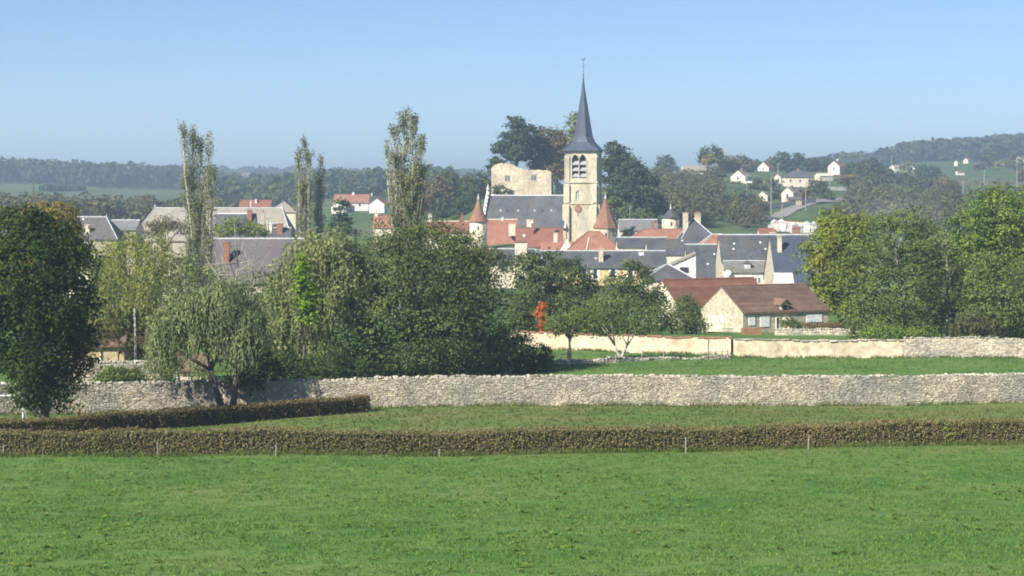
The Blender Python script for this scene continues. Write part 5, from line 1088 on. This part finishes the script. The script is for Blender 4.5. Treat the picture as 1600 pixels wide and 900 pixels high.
# --- poplars: steep bundled branches, sparse tops
def poplar(label, Y, stems, mat='leaf_poplar', bark='bark_pale', nl=1.7, size=.21):
    """stems: (px base, px top, py top, spread px, leafy from py, to py)"""
    s = Y / F; px0 = sum(a[0] for a in stems) / len(stems); X = (px0 - CX) * s; zg = ground(X, Y); root = thing('poplar_tree', label, 'tree', (X, Y, zg), 0, 'tall thin poplars'); mb = MB(); Q = []
    for bx, tx, ty, sp, n in stems:
        b = Vector(((bx - CX) * s - X, random.uniform(-.4, .4), 0)); t = Vector(((tx - CX) * s - X, random.uniform(-.6, .6), CAMZ + (HZ - ty) * s - zg)); h = t.z; m1 = b.lerp(t, .4) + Vector((random.uniform(-.2, .2), 0, 0)); m2 = b.lerp(t, .75) + Vector((random.uniform(-.25, .25), random.uniform(-.2, .2), 0))
        r = .20; mb.tube([b - Vector((0, 0, .5)), m1, m2, t], [r * 1.3, r, r * .55, r * .12], 7)
        for k in range(64):
            f = random.uniform(.15, .97); p = b.lerp(t, f); wd = sp * 1.9 * s * (1.2 - f * .8) * random.uniform(.25, 1); an = random.uniform(0, 6.28); ln = random.uniform(2.0, 4.6) * (1.1 - f * .45)
            e = p + Vector((math.cos(an) * wd, math.sin(an) * wd * .8, ln)); e.z = min(e.z, h + .3); q = p.lerp(e, .4) + Vector((math.cos(an) * wd * .3, math.sin(an) * wd * .25, -.08 * ln))
            mb.tube([p, q, e], [.06, .04, .014], 4)
            nlv = int(n * (1.0 - .8 * f if f < .5 else .5) * random.uniform(.4, 1.5) * nl * .62) + (int(n * .5) if f > .88 else 3)
            tt = rng.random(nlv) ** .7; pts = np.outer((1 - tt) ** 2, np.array(p)) + np.outer(2 * tt * (1 - tt), np.array(q)) + np.outer(tt ** 2, np.array(e)) + rng.normal(0, .24, (nlv, 3))
            out = unit(np.array([[math.cos(an), math.sin(an), .3]]) + rng.normal(0, .5, (nlv, 3))); Q.append(leaves(pts, out, size, lift=.8, aspect=.7))
    mb.build('trunk', bark, root); link('crown', quadmesh('crown', np.concatenate(Q)), mat, root)
poplar('tallest poplar at the left with bundled pale stems before the grey roof', 258, [(312, 286, 196, 9, 62), (310, 300, 201, 10, 70), (314, 312, 215, 8, 55), (320, 327, 207, 8, 45), (324, 334, 262, 7, 45), (306, 292, 285, 13, 110), (312, 305, 320, 14, 110)])
poplar('thin broken topped poplar second from the left', 300, [(478, 477, 219, 8, 70), (474, 466, 235, 7, 60), (480, 484, 240, 7, 60), (476, 470, 290, 10, 80)])
poplar('short slim poplar close to the broken topped one', 302, [(499, 501, 246, 7, 42), (498, 495, 278, 6, 34)])
poplar('broad poplar with ragged crown left of the ruin', 250, [(632, 632, 175, 15, 85), (638, 645, 183, 15, 85), (628, 615, 200, 13, 60), (644, 658, 215, 13, 85), (634, 620, 245, 19, 120), (646, 656, 262, 18, 140), (640, 640, 280, 22, 150), (626, 603, 222, 5, 22)])

# --- middle distance: single trees
def far(name, label, px, Y, lobes, mat, dens=.22, crad=1.3, per=26, size=.62, **kw):
    return T(name, label, px, Y, lobes, mat, dens * .68, crad, per, size * 1.08, r0=kw.pop('r0', .35), **kw)
far('fir_tree', 'dark conical fir between the short poplar and the broad poplar', 533, 345, [(533, 326, 12, 14), (528, 345, 20, 16), (538, 362, 24, 16)], 'leaf_cedar', .9, .9, 28, .42)
far('garden_tree', 'dark purple leaved tree before the broad grey roof', 255, 385, [(255, 350, 26, 10), (285, 355, 22, 10), (240, 358, 18, 10)], 'leaf_brown', .9, .9, 26, .4)
far('garden_tree', 'green apple tree with yellow leaves above the purple grey roof', 375, 330, [(370, 352, 28, 14), (350, 362, 20, 12), (398, 360, 18, 12), (412, 366, 10, 10)], 'leaf_yellowgreen', .9, .8, 26, .36)
far('garden_tree', 'fresh green bush beside the satellite dish', 235, 270, [(235, 378, 22, 14), (220, 392, 20, 14), (250, 392, 18, 16)], 'leaf_birch', 1.0, .7, 26, .32)
far('garden_tree', 'rusty green tree behind the great tree near the conical turret', 712, 300, [(712, 385, 30, 20), (740, 398, 26, 18), (765, 405, 24, 18)], 'leaf_rust', .8, .8, 26, .36)
far('garden_tree', 'small green tree at the foot of the conical turret', 755, 300, [(772, 402, 20, 14), (790, 412, 16, 12)], 'leaf_mid', .9, .7, 26, .34)
far('garden_tree', 'dark shadowy tree in front of the grey roof right of the church', 985, 446, [(984, 362, 12, 10), (978, 368, 9, 8)], 'leaf_dark', .9, .8, 22, .42)
far('cedar_tree', 'dark layered cedar on the castle hill left of the belfry', 806, 572, [(808, 187, 13, 4), (802, 196, 13, 6), (818, 202, 18, 8), (795, 212, 15, 7), (816, 216, 20, 9), (788, 226, 15, 7), (808, 230, 22, 10), (777, 235, 10, 4), (800, 244, 22, 8), (820, 240, 16, 10)], 'leaf_cedar', .8, 1.5, 30, .7, flat=.35, inner=.2)
far('castle_tree', 'broad olive brown tree behind the castle ruin', 852, 580, [(852, 215, 20, 18), (838, 235, 20, 18), (868, 232, 20, 20), (850, 255, 26, 18), (880, 255, 16, 18), (875, 215, 8, 10)], 'leaf_rust', .55, 1.3, 34, .75)
far('castle_tree', 'pale wispy tree just left of the spire', 897, 590, [(898, 185, 9, 10), (893, 200, 10, 12), (902, 205, 10, 16), (890, 222, 12, 14)], 'leaf_olive', .7, 1.0, 24, .6)
far('castle_tree', 'shrub on the left shoulder of the castle ruin', 776, 552, [(776, 255, 12, 9), (768, 265, 9, 10)], 'leaf_far', .8, 1, 22, .6)
far('castle_tree', 'green bush before the ruin above the nave roof', 785, 520, [(783, 297, 14, 8), (795, 302, 8, 6), (774, 300, 8, 6)], 'leaf_cedar', .9, .9, 24, .5)
far('castle_tree', 'tall green tree right of the belfry', 962, 545, [(964, 236, 16, 14), (952, 252, 16, 18), (975, 255, 16, 18), (962, 275, 24, 18)], 'leaf_far', .55, 1.3, 32, .7)
far('castle_tree', 'dark green lower tree right of the belfry', 985, 525, [(990, 270, 22, 20), (1010, 290, 18, 20), (975, 295, 26, 22), (995, 318, 28, 20)], 'leaf_cedar', .55, 1.3, 34, .7)
far('castle_tree', 'bright green bush below the tall trees right of the belfry', 955, 505, [(955, 318, 14, 16), (972, 332, 20, 14), (1000, 338, 22, 12), (948, 300, 8, 12)], 'leaf_mid', .8, 1.1, 28, .55)
far('castle_tree', 'green tree at the right end of the castle hill', 1022, 530, [(1020, 312, 14, 16), (1030, 325, 14, 14)], 'leaf_far', .8, 1.1, 28, .6)
far('castle_tree', 'brown tree between ruin and belfry', 873, 560, [(872, 275, 12, 12), (866, 265, 9, 9)], 'leaf_brown', .8, 1, 24, .6)
W = [(684, 300, 22, 24, 'leaf_rust', 'rust tinted tree at the left end of the wood by the poplar'), (700, 285, 22, 18, 'leaf_far', 'rounded tree top second in the wood left of the ruin'), (722, 300, 24, 26, 'leaf_rust', 'large brownish tree mid wood left of the ruin'), (745, 290, 22, 22, 'leaf_far', 'dark rounded tree above the conical turret'), (760, 308, 18, 20, 'leaf_rust', 'tree between the conical turret and the ruin'), (695, 322, 26, 20, 'leaf_far', 'low dark tree at the wood foot above the pale red roof'), (735, 322, 26, 18, 'leaf_wood', 'darkest low tree just above the conical turret')]
for k, (x, y, rx, ry, mt, lab) in enumerate(W): far('wood_tree', lab, x, 600 + (k % 3) * 12 - (y > 310) * 25, [(x, y, rx, ry), (x - rx * .5, y + ry * .7, rx * .8, ry * .7), (x + rx * .5, y + ry * .6, rx * .8, ry * .8)], mt, .42, 1.4, 30, .75, group='wood left of the castle ruin')
HT = [(1040, 254, 16, 17, 950, 'leaf_far', 'round dark tree alone at the left end of the hilltop'), (1112, 240, 20, 18, 930, 'leaf_far', 'tallest round tree on the hilltop crest'), (1108, 247, 9, 8, 915, 'leaf_yellow', 'small yellow tree in front of the tallest hilltop tree'),
      (1140, 254, 14, 16, 940, 'leaf_brown', 'brownish tree right of the tallest hilltop tree'), (1162, 256, 18, 16, 960, 'leaf_brown', 'bare looking brown tree above the cream gable'), (1222, 250, 18, 16, 1010, 'leaf_cedar', 'dark broad tree behind the dark hipped house'), (1247, 248, 9, 16, 1010, 'leaf_far', 'narrow tall tree right of the dark broad tree'),
      (1266, 253, 13, 14, 1000, 'leaf_far', 'round tree above the right end of the dark hipped roof'), (1285, 258, 12, 10, 1020, 'leaf_far', 'low dark tree left of the red roofed white house'), (1360, 262, 22, 20, 930, 'leaf_far', 'large spreading tree right of the red roofed white house'), (1330, 262, 12, 10, 960, 'leaf_far', 'small tree touching the red roofed white house'),
      (1235, 262, 10, 9, 900, 'leaf_cedar', 'blue green spruce before the dark broad tree'), (1115, 268, 18, 10, 880, 'leaf_rust', 'rust shrub in front of the long grey roofed house'), (1080, 282, 20, 12, 860, 'leaf_scrub', 'shrub below the long grey roofed house'), (1145, 292, 18, 14, 830, 'leaf_brown', 'brown shrub below the cream gabled house'),
      (1183, 288, 14, 14, 800, 'leaf_scrub', 'tangled shrub right of the tiny white garage'), (1212, 300, 10, 18, 735, 'leaf_cedar', 'dark conifer between the two lower hill cottages'), (1205, 282, 9, 8, 850, 'leaf_mid', 'bright green bush beside the narrow shed'), (1255, 305, 14, 14, 730, 'leaf_brown', 'bare brown tree against the sloping gable cottage'),
      (1275, 290, 16, 14, 780, 'leaf_scrub', 'shrub right of the dark hipped house wall'), (1288, 305, 14, 14, 760, 'leaf_far', 'bush at the bend of the road'), (1168, 312, 10, 12, 730, 'leaf_cedar', 'dark bush left of the tiny cream cottage'), (1225, 312, 8, 9, 722, 'leaf_scrub', 'low bush between the hill cottages'),
      (1325, 280, 18, 9, 820, 'leaf_brown', 'brown thicket behind the quarry like wall'), (1415, 258, 10, 9, 1190, 'leaf_olive', 'pale tree beside the steep peaked house'), (1440, 265, 12, 10, 1100, 'leaf_far', 'dark tree right of the steep peaked house'), (1455, 268, 16, 14, 1050, 'leaf_far', 'broad tree on the lane before the wooded hill'),
      (1418, 278, 15, 12, 980, 'leaf_olive', 'pale round tree before the pale house near the wood edge'), (1447, 280, 15, 14, 960, 'leaf_cedar', 'dark round tree before the lane'), (1478, 290, 22, 18, 880, 'leaf_rust', 'rusty tree left of the green hill field'), (1545, 246, 11, 13, 1300, 'leaf_far', 'tall tree at the top of the green hill field'),
      (1565, 252, 9, 8, 1250, 'leaf_olive', 'pale tree right of the tall field tree'), (1585, 252, 12, 12, 1220, 'leaf_rust', 'reddish tree near the right edge of the hill'), (1530, 258, 9, 8, 1290, 'leaf_brown', 'small brown tree left of the tall field tree'), (1597, 272, 9, 10, 1000, 'leaf_rust', 'rust shrub at the right edge behind the tallest pole')]
for x, y, rx, ry, Y, mt, lab in HT:
    far('hill_tree', lab, x, Y, [(x, y, rx * .8, ry * .8), (x - rx * .45, y + ry * .45, rx * .65, ry * .6), (x + rx * .45, y + ry * .4, rx * .65, ry * .65)], mt, .32, 1.5, 26, .95, r0=.3, group='trees on the hill')
far('skyline_tree', 'round lone tree on the far skyline left of the thin poplar', 413, 2450, [(413, 266, 8, 5.5), (410, 270, 6, 4)], 'leaf_wood', .04, 4, 30, 2.4, r0=.5)

# ------------------------------------------------------------------ woods and scrub that read as one mass
def crown_variant(n, lo=.7):
    L = [(0, 0, .62, .42, .42, .36), (rng.uniform(-.2, .2), rng.uniform(-.2, .2), .40, .46, .46, .32)]; d = []
    for x, y, z, rx, ry, rz in L:
        v = unit(rng.normal(0, 1, (n, 3))); d.append((np.array([x, y, z]) + v * rng.uniform(.7, 1.08, (n, 1)) * np.array([rx, ry, rz]), v))
    return np.concatenate([a for a, b in d]), np.concatenate([b for a, b in d])
VAR = [crown_variant(60) for _ in range(8)]; VAR2 = [crown_variant(150) for _ in range(8)]
def wood(name, label, pts, mat, hgt, size, cat='wood', var=None):
    """pts: list of (x, y, z) stems"""
    Q = []
    for x, y, z in pts:
        c, o = (var or VAR)[rng.integers(8)]; h = hgt * rng.uniform(.7, 1.25); a = rng.uniform(0, 6.28); M = np.array([[math.cos(a), -math.sin(a), 0], [math.sin(a), math.cos(a), 0], [0, 0, 1]])
        w = rng.uniform(.8, 1.25); Q.append(leaves((c @ M.T) * np.array([h * w, h * w, h]) + np.array([x, y, z]), o @ M.T, size * h / hgt, rnd=1.0, aspect=.8))
    tag(link(name, quadmesh(name, np.concatenate(Q)), mat), label, cat, kind='stuff')
def scatter(n, px0, px1, Y0, Y1, test=None):
    out = []
    while len(out) < n:
        px = rng.uniform(px0, px1); Y = rng.uniform(Y0, Y1)
        if test and not test(px, Y): continue
        X = (px - CX) / F * Y; out.append((X, Y, ground(X, Y)))
    return out
wood('ridge_wood', 'far wood along the left ridge above the pale green field', scatter(430, -160, 330, 1500, 1900), 'leaf_wood', 18, 3.4)
wood('ridge_wood', 'bluish wooded hill rising to the right edge', scatter(640, 1285, 1760, 1560, 2250, lambda p, Y: Y > 1620 + max(0, 1500 - p) * .5), 'leaf_wood', 17, 3.4)
wood('valley_wood', 'mixed autumn wood in the valley behind the poplars', scatter(430, 330, 700, 950, 1900, lambda p, Y: not (500 < p < 610 and Y < 1000)), 'leaf_far', 15, 2.8)
wood('valley_wood', 'brownish trees in the valley below the pale left field', scatter(150, -120, 350, 560, 725), 'leaf_scrub', 7.6, 1.0, var=VAR2)
wood('horizon_wood', 'hazy wooded hills on the far horizon between the poplars and ruin', scatter(330, 250, 840, 2450, 3300), 'leaf_wood', 18, 5)
wood('hill_scrub', 'grey brown scrub covering the slope between castle hill and hill houses', scatter(120, 1020, 1190, 560, 800, lambda p, Y: not (1120 < p and 690 < Y)), 'leaf_scrub', 7.5, .75, var=VAR2)
wood('hill_scrub', 'smoky grey green scrub on the lower hill behind the right trees', scatter(150, 1305, 1640, 560, 800, lambda p, Y: not (1300 < p < 1330 and Y > 640)), 'leaf_scrub', 9, .85, var=VAR2)
wood('hill_scrub', 'bushy hedgerow belt crossing the hill above the lane', scatter(80, 1330, 1480, 860, 1000), 'leaf_far', 5.0, 1.2)
wood('hedgerow', 'dark hedgerow line crossing the pale left field', scatter(70, 60, 130, 1240, 1330, lambda p, Y: abs(Y - (1230 + (p - 60) * 1.4)) < 8), 'leaf_wood', 3.5, 1.6, 'hedgerow')
wood('hill_ridge_trees', 'low tree belt on the hilltop behind the hill houses', scatter(60, 1130, 1300, 1080, 1200), 'leaf_far', 7, 1.6)

# ------------------------------------------------------------------ air
m = MB(); m.box(-8500, 8500, -700, 7300, -30, CAMZ + 95); hz = m.build('haze', None)
hm, nt, out = _new('haze'); pv = nt.nodes.new('ShaderNodeVolumePrincipled'); pv.inputs['Density'].default_value = .00037; pv.inputs['Color'].default_value = (.60, .80, 1.0, 1); pv.inputs['Anisotropy'].default_value = .2
nt.links.new(pv.outputs[0], out.inputs['Volume']); hz.data.materials.append(hm); tag(hz, 'thin blue haze lying over the whole valley', 'haze', kind='stuff')


# thin bonfire smoke drifting behind the right trees
p = onground(1395, 520, 7); bm = bmesh.new(); bmesh.ops.create_icosphere(bm, subdivisions=3, radius=1)
for v in bm.verts: n = .25 * math.sin(v.co.x * 3 + 1) + .2 * math.sin(v.co.z * 4 + v.co.y * 3); v.co = Vector((v.co.x * 20 * (1 + n), v.co.y * 9 * (1 + n), v.co.z * 7.5 * (1 + n * .6) + v.co.x * 1.2))
me = bpy.data.meshes.new('smoke'); bm.to_mesh(me); bm.free(); sm = link('smoke', me, None, None, p)
mm, nt, out = _new('smoke'); pv = nt.nodes.new('ShaderNodeVolumePrincipled'); pv.inputs['Color'].default_value = (.72, .82, .95, 1)
tc = nt.nodes.new('ShaderNodeTexCoord'); mp = nt.nodes.new('ShaderNodeMapping'); mp.inputs['Scale'].default_value = (1 / 21, 1 / 10, 1 / 8); nt.links.new(tc.outputs['Object'], mp.inputs[0])
ln = nt.nodes.new('ShaderNodeVectorMath'); ln.operation = 'LENGTH'; nt.links.new(mp.outputs[0], ln.inputs[0]); mr = nt.nodes.new('ShaderNodeMapRange'); mr.interpolation_type = 'SMOOTHSTEP'
for k, v in ((1, 1.0), (2, .15), (3, 0.0), (4, .03)): mr.inputs[k].default_value = v
nt.links.new(ln.outputs['Value'], mr.inputs[0]); nz = _noise(nt, .09, 3, .6, tc.outputs['Object']); mu = nt.nodes.new('ShaderNodeMath'); mu.operation = 'MULTIPLY'
nt.links.new(mr.outputs[0], mu.inputs[0]); nt.links.new(nz, mu.inputs[1]); nt.links.new(mu.outputs[0], pv.inputs['Density'])
nt.links.new(pv.outputs[0], out.inputs['Volume']); me.materials.append(mm); tag(sm, 'thin bluish bonfire smoke drifting behind the right hand trees', 'smoke', kind='stuff')
